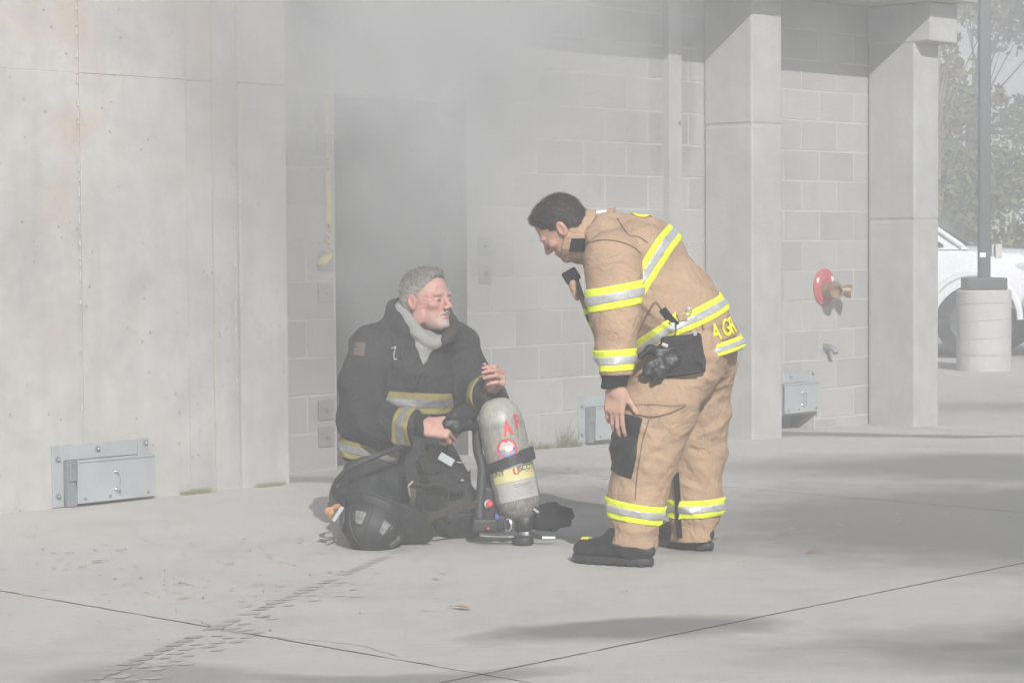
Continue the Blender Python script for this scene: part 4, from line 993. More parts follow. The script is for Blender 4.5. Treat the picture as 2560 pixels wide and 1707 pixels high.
# coat
AXU = unit(A(1568, 672, 8.64) - A(1706, 884, 8.66))
torso = squash(chain([(A(1728, 905, 8.66), .215), (A(1668, 795, 8.66), .208), (A(1590, 680, 8.65), .190), (A(1543, 628, 8.65), .128)], .06), 8.65, 1.18)
sleeve = chain([(S1, .112), (A(1535, 735, 8.385), .100), (E1, .090), (A(1538, 870, 8.36), .069), (W1, .066)], .03)
sleeve2 = chain([(S2, .112), (E2, .088), (W2, .066)], .03)
yoke = U(.05, seg(S1, S2, .10, .105), seg(A(1505, 600, 8.56), A(1512, 590, 8.75), .085, .085), seg(A(1600, 625, 8.5), A(1615, 610, 8.82), .11, .11))
tail = seg(A(1770, 850, 8.62), A(1792, 850, 8.72), .10, .10)
trunk = folds(folds(U(.05, torso, yoke, tail), .013, 14, 11, (.6, 0, .8)), .004, 42, 16)
hem = half(A(1716, 915, 8.66), (.324, .0, -.948)); hem = rough(hem, .006, 22, 5)
trunk = I(trunk, hem)
sl = folds(sleeve, .007, 24, 12, (0, .2, 1)); sl2 = folds(sleeve2, .007, 24, 13, (0, .2, 1))
cuffcut = half(A(1540, 937, 8.355), (0, 0, -1)); sl = I(sl, cuffcut); sl2 = I(sl2, half(W2 + np.array([0, 0, -.01]), (0, 0, -1)))
coat0 = U(.022, trunk, sl, sl2)
nk = sub(coat0, seg(A(1425, 590, 8.64), A(1500, 605, 8.645), .075, .070), .012)
coat = nk
cl, ch = bbox([S1, S2, W1, W2, A(1850, 870, 8.66), A(1728, 960, 8.66)], .26)
jk = fin(sdf_mesh(coat, cl, ch, .0068, 'turnout_coat', M['tan'], per))
# collar standing round the neck, with its black closure
CC = A(1446, 588, 8.645); CA = unit((-.93, .05, .20))
col = squash(folds(disc(CC, CA, .104, .046, .088), .004, 30, 21), 8.645, 1.0)
fin(sdf_mesh(off(col, .004), CC - .18, CC + .18, .005, 'collar', M['tan'], jk))
fin(sdf_mesh(I(off(disc(CC - CA * .012, CA, .110, .030, .09), .003), half(A(1424, 596, 8.5), (0, 0, 1)), half(A(1440, 630, 8.5), (0, 0, -1)), half((0, 8.62, 0), (0, 1, 0))), CC - .16, CC + .16, .004, 'collar_closure', M['knit'], jk))
tabc = A(1420, 690, 8.56); e1 = unit(A(1440, 672, 8.5) - A(1408, 690, 8.5)); e2 = unit(A(1452, 716, 8.5) - A(1425, 672, 8.5))
fin(MB().obox(A(1428, 690, 8.55), e1 * .030, e2 * .026, (0, .010, 0)).build('throat_tab', M['knit'], jk, bevel=.008))
fin(sdf_mesh(folds(seg(A(1432, 712, 8.55), A(1442, 745, 8.55), .020, .012), .004, 60, 4), A(1432, 712, 8.55) - .09, A(1442, 745, 8.55) + .06, .004, 'throat_strap', M['tan'], jk))
# front closure edge of the coat
fin(MB().ribbon(curve([A(1440, 700, 8.58), A(1462, 765, 8.58), A(1488, 830, 8.58), A(1506, 885, 8.58)], 5), .05, .012, (.2, 1, .1)).build('storm_flap', M['tan'], jk))
for q, mm, wd in (((1474, 795), 'lime', .075), ((1474, 795), 'silver', .03)):
    c_ = A(q[0], q[1], 8.575); fin(MB().obox(c_ + np.array([-.006 if mm == 'lime' else -.008, 0, 0]), unit(A(1488, 830, 8.5) - A(1462, 765, 8.5)) * wd / 2, (0, .024, 0), (.006, 0, .002)).build('front_trim', M[mm], jk))
# reflective trim: lime band with a silver band on it
def trim(base, c, n, w, lims, lo, hi, parent, h=.005, mats=('lime', 'silver'), sw=.40, lift=.0055):
    o = fin(sdf_mesh(I(off(base, lift), slab_(c, n, w), *lims), lo, hi, h, 'trim_band', M[mats[0]], parent)); 
    fin(sdf_mesh(I(off(base, lift + .0035), slab_(c, n, w * sw), *lims), lo, hi, h, 'silver_band', M[mats[1]], o)); return o
def tb(px, py, Y, r): c = A(px, py, Y); return c - r, c + r
lo, hi = tb(1533, 741, 8.40, .17)
trim(sl, A(1533, 741, 8.4), (-.17, 0, 1), .043, [], lo, hi, jk)
lo, hi = tb(1537, 899, 8.37, .13); trim(sl, A(1537, 899, 8.37), (-.05, 0, 1), .040, [], lo, hi, jk)
nb_ = (.845, -.10, -.537); c_ = A(1641, 648, 8.5); lo, hi = tb(1640, 650, 8.6, .33)
trim(trunk, c_, nb_, .037, [half((0, 8.75, 0), (0, 1, 0))], lo, hi, jk)
c_ = A(1748, 786, 8.5); lo, hi = tb(1745, 800, 8.6, .30)
trim(trunk, c_, (.36, .05, -.93), .034, [half(A(1684, 780, 8.5), (-1, 0, -.0)), half((0, 8.72, 0), (0, 1, 0))], lo, hi, jk)
c_ = A(1633, 850, 8.45); lo, hi = tb(1630, 860, 8.55, .25)
trim(trunk, c_, (.61, .05, -.79), .036, [half(A(1686, 780, 8.5), (1, 0, -.1)), half((0, 8.66, 0), (0, 1, 0))], lo, hi, jk)
c_ = A(1815, 868, 8.5); lo, hi = tb(1810, 865, 8.62, .24)
trim(trunk, c_, (.243, .0, -.97), .024, [half(A(1762, 880, 8.5), (-1, 0, .55)), half((0, 8.74, 0), (0, 1, 0))], lo, hi, jk, .004)
# lettering: the back yoke and the name panel on the tail
for ch_, dy in (('C', 0.), ('R', .11)): fin(text_on(ch_, trunk, A(1600, 535, 8.55) + np.array([0, dy, .10]), (.08, 1, .0), (-.95, .05, .28), (.1, .35, -1), .12, 'back_letter', M['letter'], jk, .004))
for ch_, (nx_, ny_) in (('A', (1786, 831)), ('G', (1817, 821)), ('R', (1838, 815))): fin(text_on(ch_, trunk, A(nx_, ny_, 8.5), unit(A(1860, 812, 8.5) - A(1785, 834, 8.5)), unit(A(1810, 798, 8.5) - A(1823, 850, 8.5)), (-.10, 1, 0), .088, 'name_letter', M['letter'], jk, .004, font_w=.62))
def stitch(name, pts, f, r=.003, parent=jk, m='tan_seam', n=8, d=(0, 1, 0)):
    P = stick(f, np.array(curve(pts, n)), d, .0005); P = P[np.abs(f(P)) < .006]; return fin(MB().tube(P, r, 5).build(name, M[m], parent, True))
z3 = lambda x, y, Y=8.45: A(1260 + x * .3188, 460 + y * .3188, Y)
stitch('shoulder_seam', [z3(600, 510), z3(640, 470), z3(760, 440), z3(900, 455), z3(1010, 500), z3(1060, 545)], coat)
stitch('yoke_seam', [z3(900, 270), z3(940, 350), z3(975, 405), z3(1050, 415), z3(1120, 460)], coat)
stitch('name_panel_edge', [z3(1545, 1090), z3(1570, 1170), z3(1615, 1240), z3(1700, 1235), z3(1840, 1195)], trunk, .004)
stitch('pocket_edge', [z3(1240, 1000), z3(1180, 930), z3(1100, 1060), z3(1060, 1150)], trunk, .005)
P = stick(trunk, np.array(curve([z3(1235, 980), z3(1290, 1050), z3(1345, 1110)], 6)), (0, 1, 0), .004); fin(MB().ribbon(P, .03, .006, (1, 0, .6)).build('side_vent', M['knit'], jk))
hk = stick(trunk, np.array([z3(1400, 1000), z3(1385, 1025)]), (0, 1, 0), .012)
fin(MB().tube(curve([hk[0], hk[0] + np.array([.016, -.006, .014]), hk[0] + np.array([.03, -.004, .006]), hk[0] + np.array([.02, -.002, -.012]), hk[0]], 5), .0032, 6).build('waist_hook', M['brightsteel'], jk, True))
fin(MB().obox(hk[1] + np.array([.002, 0, -.005]), (.018, 0, .004), (0, .006, 0), (-.004, 0, .016)).build('hook_loop', M['tan'], jk, bevel=.004))
fin(MB().obox(A(1500, 530, 8.66), unit((.98, 0, .12)) * .024, (0, .02, 0), unit((-.12, 0, .98)) * .005).build('collar_tag', M['whitepaint'], jk, bevel=.002))
fin(MB().tube(curve([A(1520, 536, 8.64), A(1526, 522, 8.65), A(1536, 522, 8.66), A(1533, 534, 8.66)], 5), .006, 6).build('hanger_loop', M['tan'], jk, True))
kc = I(chain([(A(1538, 925, 8.355), .058), (A(1536, 962, 8.35), .050)], .01), half(A(1536, 968, 8.35), (.1, 0, -1))); fin(sdf_mesh(folds(kc, .004, 60, 8, (0, 0, 1)), *tb(1537, 945, 8.355, .13), .0045, 'knit_cuff', M['knit'], jk))

# trousers
legN = chain(hips, .06); legF = chain(hipsF, .06)
seat = U(.06, legN, legF, seg(A(1715, 880, 8.58), A(1735, 885, 8.78), .165, .165))
bulge = ell(A(1630, 1000, 8.40), (.12, .07, .045))
legs = folds(U(.04, seat, bulge), .0075, 15, 31, (.75, .1, .6)); legs = folds(legs, .003, 46, 32, (.3, .2, 1))
legs = ankle(legs, .13, .075, .011, 30, 33, (.1, .1, 1)); legs = ankle(legs, .48, .10, .007, 24, 34, (-.6, .1, 1)); legs = ankle(legs, .74, .09, .010, 22, 35, (-.5, .1, 1))
hemN = rough(half(A(1583, 1362, 8.45), (-.22, 0, -1)), .005, 40, 3); hemF = half(A(1733, 1350, 8.87), (.05, 0, -1))
sw = half((A(1660, 1300, 8.66)), (1, 0, 0)); bnd = lambda p: np.where(p[:, 1] < 8.66, hemN(p), hemF(p))
waist = half(A(1700, 830, 8.66), (-.3, 0, 1))
tr0 = I(legs, bnd, waist)
tl, th = bbox([A(1500, 1370, 8.4), A(1830, 830, 8.95), A(1600, 1360, 8.3), A(1700, 900, 8.95)], .12)
tw = fin(sdf_mesh(tr0, tl, th, .0068, 'turnout_trousers', M['tan'], per))
lo, hi = tb(1588, 1284, 8.45, .16); near = half((0, 8.66, 0), (0, 1, 0)); far_ = half((0, 8.66, 0), (0, -1, 0))
trim(legs, A(1588, 1277, 8.45), (-.17, 0, -1), .037, [near], lo, hi, tw)
lo, hi = tb(1735, 1268, 8.87, .16); trim(legs, A(1733, 1266, 8.87), (-.04, 0, 1), .036, [far_], lo, hi, tw)
# black knee patch and cargo pocket flap
z4 = lambda x, y, Y=8.45: A(1380 + x * .39544, 820 + y * .39544, Y)
kp = I(off(legs, .005), half(z4(535, 700), (1, 0, -.18)), half(z4(450, 530), (.25, 0, 1)), half(z4(450, 925), (-.35, 0, -1)), near); lo, hi = bbox([z4(380, 520, 8.35), z4(570, 940, 8.6)], .06)
fin(sdf_mesh(rough(kp, .002, 60, 6), lo, hi, .005, 'knee_patch', M['leather'], tw))
stitch('pocket_flap_edge', [z4(480, 470), z4(600, 460), z4(720, 470), z4(830, 465)], tr0, .006, tw, 'tan')
stitch('pocket_bottom', [z4(500, 530), z4(620, 545), z4(740, 520), z4(830, 480)], tr0, .004, tw)
stitch('side_seam', [z4(600, 560), z4(560, 700), z4(530, 880), z4(515, 1060)], tr0, .0025, tw)
P = stick(tr0, np.array(curve([z4(775, 900, 8.85), z4(785, 1040, 8.85), z4(790, 1180, 8.85), z4(800, 1315, 8.85)], 5)), (0, 1, 0), .006, .18); fin(MB().ribbon(P, .022, .004, (1, 0, 0)).build('take_up_strap', M['knit'], tw))

# boots
def boot(toe, heel, ank, rs=.062):
    toe, heel, ank = (np.array(q, float) for q in (toe, heel, ank)); d = unit(toe - heel); d[2] = 0; d = unit(d); sd = np.array([-d[1], d[0], 0]); up = np.array([0, 0, 1.]); R = np.stack([d, sd, up], 1); L = np.linalg.norm((toe - heel)[:2]); m_ = (toe + heel) / 2; m_[2] = 0
    hc = np.array([heel[0], heel[1], 0]); P = lambda a, z, s=0: hc + d * a * L + up * z + sd * s
    up_ = U(.05, ell(P(.78, .052), (.26 * L, .046, .042), R), ell(P(.30, .06), (.34 * L, .046, .05), R), seg(P(.24, .09), ank + np.array([0, 0, .04]), rs - .006, rs), seg(P(.55, .065), P(.3, .14), .043, .055))
    up_ = I(folds(up_, .004, 38, 9), half((0, 0, .022), (0, 0, -1)))
    sole = I(U(.03, ell(P(.76, .02), (.28 * L, .052, .06), R), ell(P(.28, .02), (.30 * L, .046, .06), R), ell(P(.52, .02), (.3 * L, .042, .05), R)), half((0, 0, .034), (0, 0, 1)), half((0, 0, .003), (0, 0, -1)))
    tread = lambda p: np.maximum(sole(p), .004 * np.sign(np.sin(((p - hc.astype(F32)) @ d.astype(F32)) * 150)) * (p[:, 2] < .012) + sole(p))
    lo, hi = bbox([P(-.1, -.02), P(1.1, .2), ank], .10)
    b = fin(sdf_mesh(up_, lo, hi, .0045, 'boot', M['leather'], per)); fin(sdf_mesh(tread, lo, hi, .004, 'sole', M['rubber'], b))
    for k in range(3):
        a = .90 - .035 * k; fin(MB().tube(stick(up_, np.array([P(a, .15, s) for s in (-.03, -.015, 0, .015)]), (0, 0, -1), .001, .0), .004, 5).build('toe_mark', M['letter'], b))
    return b
bn = boot(G(1440, 1404), G(1630, 1417), A(1588, 1352, 8.45))
bf = boot((.575, 9.02, 0), (.775, 8.81, 0), A(1733, 1335, 8.87), .05)

# glove and pouch clipped to the coat
gl = empty('leather_glove', tuple(A(1640, 900, 8.36))); tag(gl, 'black leather glove hanging at the bending firefighter\'s hip', 'glove')
go = A(1640, 900, 8.36)
g_ = U(.012, rbox(A(1668, 896, 8.36), (.045, .02, .045), head_frame((-.9, 0, -.35), (-.3, 0, .9)), .016), chain([(A(1650, 880, 8.36), .022), (A(1625, 872, 8.35), .017), (A(1600, 892, 8.35), .013)], .01), chain([(A(1650, 900, 8.35), .020), (A(1622, 912, 8.34), .018), (A(1612, 930, 8.34), .014)], .01), chain([(A(1655, 912, 8.34), .020), (A(1640, 928, 8.33), .019), (A(1622, 936, 8.33), .015)], .01), chain([(A(1668, 920, 8.34), .018), (A(1652, 940, 8.33), .016), (A(1634, 954, 8.33), .012)], .01))
fin(sdf_mesh(folds(g_, .004, 55, 14), go - .13, go + .13, .0042, 'glove_body', M['leather'], gl), go)
fin(MB().obox(A(1662, 863, 8.345), unit((.9, 0, -.35)) * .012, (0, .004, 0), unit((.35, 0, .9)) * .006).build('glove_clip', M['brightsteel'], gl, bevel=.001), go)
po = A(1705, 890, 8.37); pch = empty('belt_pouch', tuple(po)); tag(pch, 'flat black pouch hanging over the bending firefighter\'s hip', 'pouch')
Rp = head_frame((.97, .22, .12), (-.16, 0, .98))
fin(sdf_mesh(folds(rbox(A(1708, 888, 8.375), (.080, .016, .078), Rp, .012), .005, 30, 15), po - .14, po + .14, .005, 'pouch_body', M['blackcloth'], pch), po)
fin(MB().tube(curve([A(1660, 938, 8.345), A(1700, 934, 8.342), A(1752, 925, 8.35)], 5), .005, 6).build('pouch_binding', M['leather'], pch, True), po)
fin(MB().obox(A(1737, 832, 8.36), (.006, 0, .002), (0, .004, 0), (-.002, 0, .010)).build('pouch_snap', M['brightsteel'], pch), po)
fin(MB().tube(curve([A(1740, 900, 8.36), A(1755, 905, 8.355), A(1760, 912, 8.355), A(1757, 918, 8.355)], 4), .004, 6).build('pouch_cord', M['black'], pch, True), po)
# ------------------------------------------------------------------ the kneeling firefighter
KO = np.array([-.45, 9.45, 0]); kn = empty('person', tuple(KO)); tag(kn, 'grey-haired firefighter kneeling in black turnout gear with the air tank before him', 'person')
fk = lambda o: fin(o, KO)
kz = lambda x, y, Y=9.4: A(780 + x * .29762, 640 + y * .29762, Y)          # close-up of the upper body
kw = lambda x, y, Y=9.3: A(780 + x * .29762, 960 + y * .29762, Y)          # close-up of the lap
KH = A(1066, 749, 9.42); KR = head_frame((.80, -.60, .06), (-.04, .03, 1)); KS = 1.08
SR, SL = A(935, 868, 9.40), A(1135, 860, 9.60)
ER, WR = A(905, 1050, 9.30), A(1035, 1068, 9.10)
EL, WL = A(1172, 990, 9.52), A(1232, 985, 9.22)
HRW = A(1058, 1066, 9.06); HLW = A(1228, 968, 9.26)
hand_r = hand_sdf(HRW, (.93, -.12, -.10), (-.05, .75, -.55), 1, [(1.0, 1.25, .8), (1.05, 1.3, .8), (1.1, 1.3, .8), (1.15, 1.3, .8)], 0, (.8, .1, .35), 1.12, .5)
hand_l = hand_sdf(HLW, (.42, -.62, .45), (-.86, -.45, .05), -1, [(1.05, .75, .35), (1.1, .8, .4), (1.15, .8, .4), (1.2, .85, .4)], 0, (.75, .65, .25), 1.0, .5)
core = chain([(A(1000, 1140, 9.52), .13), (A(1022, 1010, 9.50), .14), (A(1035, 890, 9.50), .12), (A(1042, 840, 9.49), .07)])
knee_r, knee_l = A(925, 1272, 9.10), A(1140, 1268, 9.28)
kbody = U(.008, bound(local(head_sdf(1), KH, KR, KS), KH, .165), seg(KH + KR @ np.array([-.025, 0, -.06]), A(1040, 862, 9.49), .060, .068), core, chain([(SR, .06), (ER, .045), (HRW, .03)]), chain([(SL, .06), (EL, .045), (HLW, .03)]),
          chain([(A(985, 1165, 9.52), .09), (knee_r, .06), (A(960, 1290, 9.6), .05)]), chain([(A(1060, 1165, 9.56), .09), (knee_l, .06), (A(1060, 1290, 9.75), .05)]), bound(hand_r, HRW + np.array([.07, 0, 0]), .17), bound(hand_l, HLW + np.array([0, 0, .07]), .17))
lo, hi = bbox([KH - .15, KH + .15, SR, SL, HRW, HLW, knee_r, knee_l, A(1060, 1290, 9.75), A(1260, 1000, 9.2), A(870, 1300, 9.1)], .1)
fk(sdf_mesh(kbody, lo, hi, .004, 'body', face_mat('skin_of_kneeling_man', KH, KR, (.53, .33, .265), (.47, .215, .175), (.42, .37, .33)), kn))
ho = fk(sdf_mesh(local(hair_sdf(.0015, 8, .0010, .018), KH, KR, KS), KH - .16, KH + .16, .0032, 'hair', M['hair_grey'], kn)); strands(ho, 6000, .012, .0010, KR @ np.array([.35, 0, .45]), 9); face_bits(KH, KR, KS, kn, fk)
eb = U(.004, *[seg((.0955, s * .013, .019), (.082, s * .047, .022), .0042, .003) for s in (-1, 1)]); fk(sdf_mesh(local(eb, KH, KR, KS), KH - .13, KH + .13, .003, 'eyebrows', M['hair_grey'], kn))
mo = U(.004, *[seg((.101, s * .003, -.0510), (.088, s * .027, -.062), .0040, .0032) for s in (-1, 1)]); fk(sdf_mesh(rough(local(mo, KH, KR, KS), .0008, 500, 3), KH - .15, KH + .15, .003, 'moustache', M['hair_white'], kn))
go_ = U(.006, ell((.089, 0, -.098), (.012, .017, .015)), ell((.077, .018, -.096), (.011, .012, .016)), ell((.077, -.018, -.096), (.011, .012, .016))); fk(sdf_mesh(rough(local(go_, KH, KR, KS), .001, 500, 4), KH - .17, KH + .15, .003, 'goatee', M['hair_white'], kn))

# coat
ktorso = squash(chain([(A(985, 1140, 9.47), .225), (A(1008, 1040, 9.48), .205), (A(1026, 930, 9.49), .190), (A(1036, 872, 9.50), .13)], .06), 9.48, 1.0)
ksh = U(.05, seg(SR, SL, .095, .095), seg(A(985, 845, 9.46), A(1100, 845, 9.53), .085, .085))
skirt_r = seg(A(905, 1110, 9.32), A(985, 1125, 9.26), .10, .09); skirt_l = seg(A(1040, 1120, 9.36), A(1085, 1145, 9.34), .09, .07)
ktrunk = folds(folds(U(.05, ktorso, ksh, skirt_r, skirt_l), .017, 14, 51, (.5, 0, .8)), .006, 34, 52)
khem = rough(half(A(985, 1168, 9.3), (-.16, -.05, -1)), .010, 16, 9)
ktrunk = I(ktrunk, khem)
ks_r = folds(chain([(SR, .105), (A(908, 960, 9.33), .098), (ER, .098), (A(965, 1068, 9.18), .088), (WR, .072)], .04), .010, 22, 53)
ks_l = folds(chain([(SL, .100), (A(1165, 930, 9.58), .092), (EL, .085), (WL, .070)], .04), .009, 22, 54)
ks_r = I(ks_r, half(A(1046, 1068, 9.09), (1, -.2, -.05))); kcut = half(A(1236, 980, 9.21), (.40, -.35, .75)); ks_l = I(ks_l, kcut)
hollow = seg(A(1225, 990, 9.25), A(1250, 950, 9.15), .052, .060); ks_l = sub(ks_l, hollow, .008)
# raised collar, wrapped round the neck and open at the throat
def arc(pts, r, k=.02): return chain([(p, r) for p in pts], k)
colp = [kz(1160, 530, 9.40), kz(1175, 620, 9.36), kz(1130, 700, 9.33)]
colb = curve([kz(840, 640, 9.36), kz(735, 600, 9.36), kz(665, 520, 9.42), kz(700, 470, 9.52), kz(850, 480, 9.60), kz(1020, 520, 9.60), kz(1145, 560, 9.52), kz(1175, 640, 9.42), kz(1110, 720, 9.34)], 3)
kcol = folds(U(.02, chain([(p, .022) for p in colb], .02), chain([(p + np.array([0, 0, .025]), .016) for p in colb[2:24]], .02), chain([(p + np.array([0, 0, .045]), .012) for p in colb[3:22]], .02)), .005, 45, 55)
vcut = seg(KH + np.array([-.03, .03, -.10]), A(1045, 862, 9.46), .078, .070)
kcoat = sub(U(.045, U(.022, ktrunk, ks_r, ks_l), kcol), vcut, .012)
lo, hi = bbox([SR, SL, ER, WR, WL, A(850, 1180, 9.3), A(1130, 1190, 9.3), A(985, 1140, 9.47)], .24)
kj = fk(sdf_mesh(kcoat, lo, hi, .0068, 'turnout_coat', M['blackcloth'], kn))
# lapel edges running down to the closure
fk(sdf_mesh(folds(I(off(ktrunk, .012), half(kz(835, 640), (1, 0, -.30)), half(kz(760, 600), (-1, 0, .05)), half(kz(900, 560), (0, 0, 1)), half(kz(900, 1130), (0, 0, -1)), half((0, 9.45, 0), (0, 1, 0))), .005, 30, 56), *bbox([kz(700, 560), kz(1000, 1140, 9.2)], .06), .006, 'lapel', M['blackcloth'], kj))
# grey hooded sweatshirt in the neck opening
vtri = [half(kz(838, 640), (-1, 0, -.33)), half(kz(1085, 650), (1, 0, -.50)), half(kz(900, 600), (0, 0, 1)), half((0, 9.45, 0), (0, 1, 0))]
hb = curve([kz(1080, 690, 9.36), kz(980, 730, 9.34), kz(890, 670, 9.35), kz(800, 560, 9.37), kz(735, 450, 9.42), kz(760, 400, 9.50)], 4)
hood = U(.012, folds(I(off(ktrunk, .016), *vtri), .006, 45, 59), folds(chain([(p, .017) for p in hb], .02), .004, 70, 57), chain([(p + np.array([.022, -.006, -.004]), .016) for p in hb[2:20]], .02))
hood = sub(hood, seg(KH + KR @ np.array([-.02, 0, -.06]), A(1046, 845, 9.47), .058, .066), .006)
fk(sdf_mesh(hood, *bbox(hb + [kz(940, 980)], .06), .0045, 'hooded_sweatshirt', M['grey_fleece'], kn))
# trim
def ktrim(base, c, n, w, lims, lo, hi, old=True): 
    o = fk(sdf_mesh(I(off(base, .0055), slab_(c, n, w), *lims), lo, hi, .005, 'trim_band', M['oldlime'], kj)); fk(sdf_mesh(I(off(base, .009), slab_(c, n, w * .42), *lims), lo, hi, .005, 'silver_band', M['oldsilver'], o))
fr = half((0, 9.46, 0), (0, 1, 0)); ktr = U(.022, ktrunk)
ktrim(ktr, A(1045, 1008, 9.3), (.07, 0, 1), .043, [half(A(960, 1000, 9.3), (-1, 0, 0)), half(A(1130, 1000, 9.3), (1, 0, .1)), fr], *bbox([A(950, 970, 9.2), A(1140, 1045, 9.5)], .1))
ktrim(ktr, A(918, 1135, 9.2), (.22, 0, 1), .040, [half(A(1000, 1140, 9.3), (1, 0, -.3)), fr], *bbox([A(830, 1090, 9.1), A(1005, 1190, 9.5)], .08))
ktrim(ktr, A(1078, 1168, 9.2), (.55, 0, 1), .042, [half(A(1046, 1150, 9.3), (-1, 0, -.5)), half(A(1112, 1160, 9.3), (1, 0, .2)), fr], *bbox([A(1030, 1130, 9.1), A(1120, 1200, 9.5)], .08))
ktrim(ks_r, A(1016, 1066, 9.12), (1, -.35, -.12), .036, [], *bbox([A(1016, 1066, 9.12)], .13))
wc = folds(I(seg(A(1040, 1068, 9.1), HRW, .062, .050), half(A(1064, 1067, 9.06), (1, -.2, 0))), .004, 60, 58); fk(sdf_mesh(wc, *bbox([HRW], .12), .0045, 'knit_cuff', M['knit'], kj))
fk(sdf_mesh(I(off(ks_l, .005), slab_(A(1208, 1000, 9.33), (.6, -.7, 0), .028)), *bbox([A(1208, 995, 9.33)], .14), .005, 'trim_band', M['oldlime'], kj))
# shoulder patch, hook on the chest, closure line
text_k = [kz(370, 715), kz(470, 715), kz(455, 830), kz(355, 830)]
def patch_on(f, quad, name, m, parent, gap, nn=6, d=(0, 1, 0)):
    q = [np.array(p) for p in quad]; P = [q[0] * (1 - a) * (1 - b) + q[1] * a * (1 - b) + q[2] * a * b + q[3] * (1 - a) * b for b in np.linspace(0, 1, nn) for a in np.linspace(0, 1, nn)]
    Q = stick(f, P, d, gap); b = MB(); b.add(Q, [(i * nn + j, i * nn + j + 1, i * nn + nn + j + 1, i * nn + nn + j) for i in range(nn - 1) for j in range(nn - 1)])
    o = b.build(name, m, parent, 'all'); so = o.modifiers.new('t', 'SOLIDIFY'); so.thickness = .003; so.offset = 0; return o
fp = fk(patch_on(kcoat, text_k, 'flag_patch', mat('patch_brown', (.09, .075, .065), .9, .2, 60), kj, .003))
for k in range(5):
    b0 = .12 + k * .19; l_ = [np.array(text_k[0]) * (1 - b0) + np.array(text_k[3]) * b0, np.array(text_k[1]) * (1 - b0) + np.array(text_k[2]) * b0]
    P = stick(kcoat, np.array([l_[0] * (1 - a) + l_[1] * a for a in np.linspace(.38 if k < 2 else .05, .95, 6)]), (0, 1, 0), .005); fk(MB().tube(P, .0018, 4).build('patch_stripe', mat('patch_thread', (.22, .19, .16), .9) if 'patch_thread' not in bpy.data.materials else bpy.data.materials['patch_thread'], fp))
hkP = stick(kcoat, np.array(curve([kz(675, 772), kz(712, 755), kz(702, 790), kz(698, 830), kz(705, 858), kz(722, 852)], 4)), (0, 1, 0), .008); fk(MB().tube(hkP, .0035, 6).build('chest_hook', M['brightsteel'], kj, True))
fk(MB().tube(stick(ktrunk, np.array(curve([kz(940, 970), kz(905, 1030), kz(870, 1110), kz(850, 1180), kz(822, 1295)], 5)), (0, 1, 0), .002), .004, 5).build('closure_edge', M['knit'], kj, True))

# trousers: thighs towards the camera, shins folded under
tk = U(.05, chain([(A(980, 1150, 9.52), .16), (A(945, 1215, 9.28), .145), (knee_r, .118)], .05), chain([(A(1055, 1150, 9.55), .155), (A(1098, 1215, 9.42), .135), (knee_l, .105)], .05), chain([(knee_r, .095), (A(930, 1285, 9.45), .085), (A(960, 1275, 9.75), .085)], .03), chain([(knee_l, .090), (A(1170, 1303, 9.30), .075), (A(1070, 1290, 9.72), .08)], .03), seg(A(900, 1235, 9.35), A(960, 1235, 9.55), .12, .12))
tk = folds(folds(tk, .018, 15, 61, (.6, 0, .6)), .008, 34, 62); tk = I(tk, half((0, 0, .004), (0, 0, -1)))
lo, hi = bbox([A(840, 1330, 9.1), A(1200, 1330, 9.3), A(980, 1130, 9.8), A(1070, 1290, 9.8)], .12); lo[2] = -.01
kt = fk(sdf_mesh(tk, lo, hi, .0068, 'turnout_trousers', M['blackcloth2'], kn))
kp = folds(I(off(tk, .006), ell(A(1165, 1318, 9.24), (.085, .09, .07))), .004, 40, 63); fk(sdf_mesh(kp, *bbox([A(1165, 1310, 9.24)], .12), .005, 'knee_pad', M['leather'], kt))
for kx, kY, sx_ in ((965, 9.86, 0), (1075, 9.84, 1)):
    c_ = A(kx, 1280, kY); c_[2] = .055; bt = folds(U(.03, ell(c_, (.055, .15, .05)), ell(c_ + np.array([0, .1, .02]), (.045, .06, .06))), .003, 40, 64 + sx_)
    fk(sdf_mesh(I(bt, half((0, 0, .004), (0, 0, -1))), c_ - .2, c_ + .2, .006, 'boot', M['leather'], kn))
# ------------------------------------------------------------------ air pack: cylinder, harness, straps, hose
gz1 = lambda x, y, Y=9.15: A(1140 + x * .24233, 990 + y * .24233, Y)       # close-up of the air pack
TB, TT = A(1300, 1270, 9.10), A(1244, 1022, 9.14); TAX = unit(TT - TB); TL = float(np.linalg.norm(TT - TB))
ap = empty('air_pack', tuple(A(1290, 1345, 9.1) * [1, 1, 0])); tag(ap, 'grey air cylinder with black harness and red letters, leaning before the kneeling firefighter', 'air pack'); APO = np.array(ap.location)
fa = lambda o: fin(o, APO)
def tank_mat():
    m, t = newmat('wrapped_cylinder'); tc = t.add('ShaderNodeNewGeometry').outputs['Position']
    vm = t.add('ShaderNodeVectorMath', operation='SUBTRACT'); t.l.new(tc, vm.inputs[0]); vm.inputs[1].default_value = tuple(TB)
    dp = t.add('ShaderNodeVectorMath', operation='DOT_PRODUCT'); t.l.new(vm.outputs[0], dp.inputs[0]); dp.inputs[1].default_value = tuple(TAX)
    h = t.math('DIVIDE', dp.outputs['Value'], TL)
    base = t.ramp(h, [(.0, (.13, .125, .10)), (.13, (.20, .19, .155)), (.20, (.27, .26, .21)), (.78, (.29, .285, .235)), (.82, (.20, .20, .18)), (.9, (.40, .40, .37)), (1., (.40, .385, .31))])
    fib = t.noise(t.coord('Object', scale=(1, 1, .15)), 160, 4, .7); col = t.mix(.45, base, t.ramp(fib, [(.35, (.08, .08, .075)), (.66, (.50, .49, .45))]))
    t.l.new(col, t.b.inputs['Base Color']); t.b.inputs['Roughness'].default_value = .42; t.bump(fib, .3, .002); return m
R_T = .093
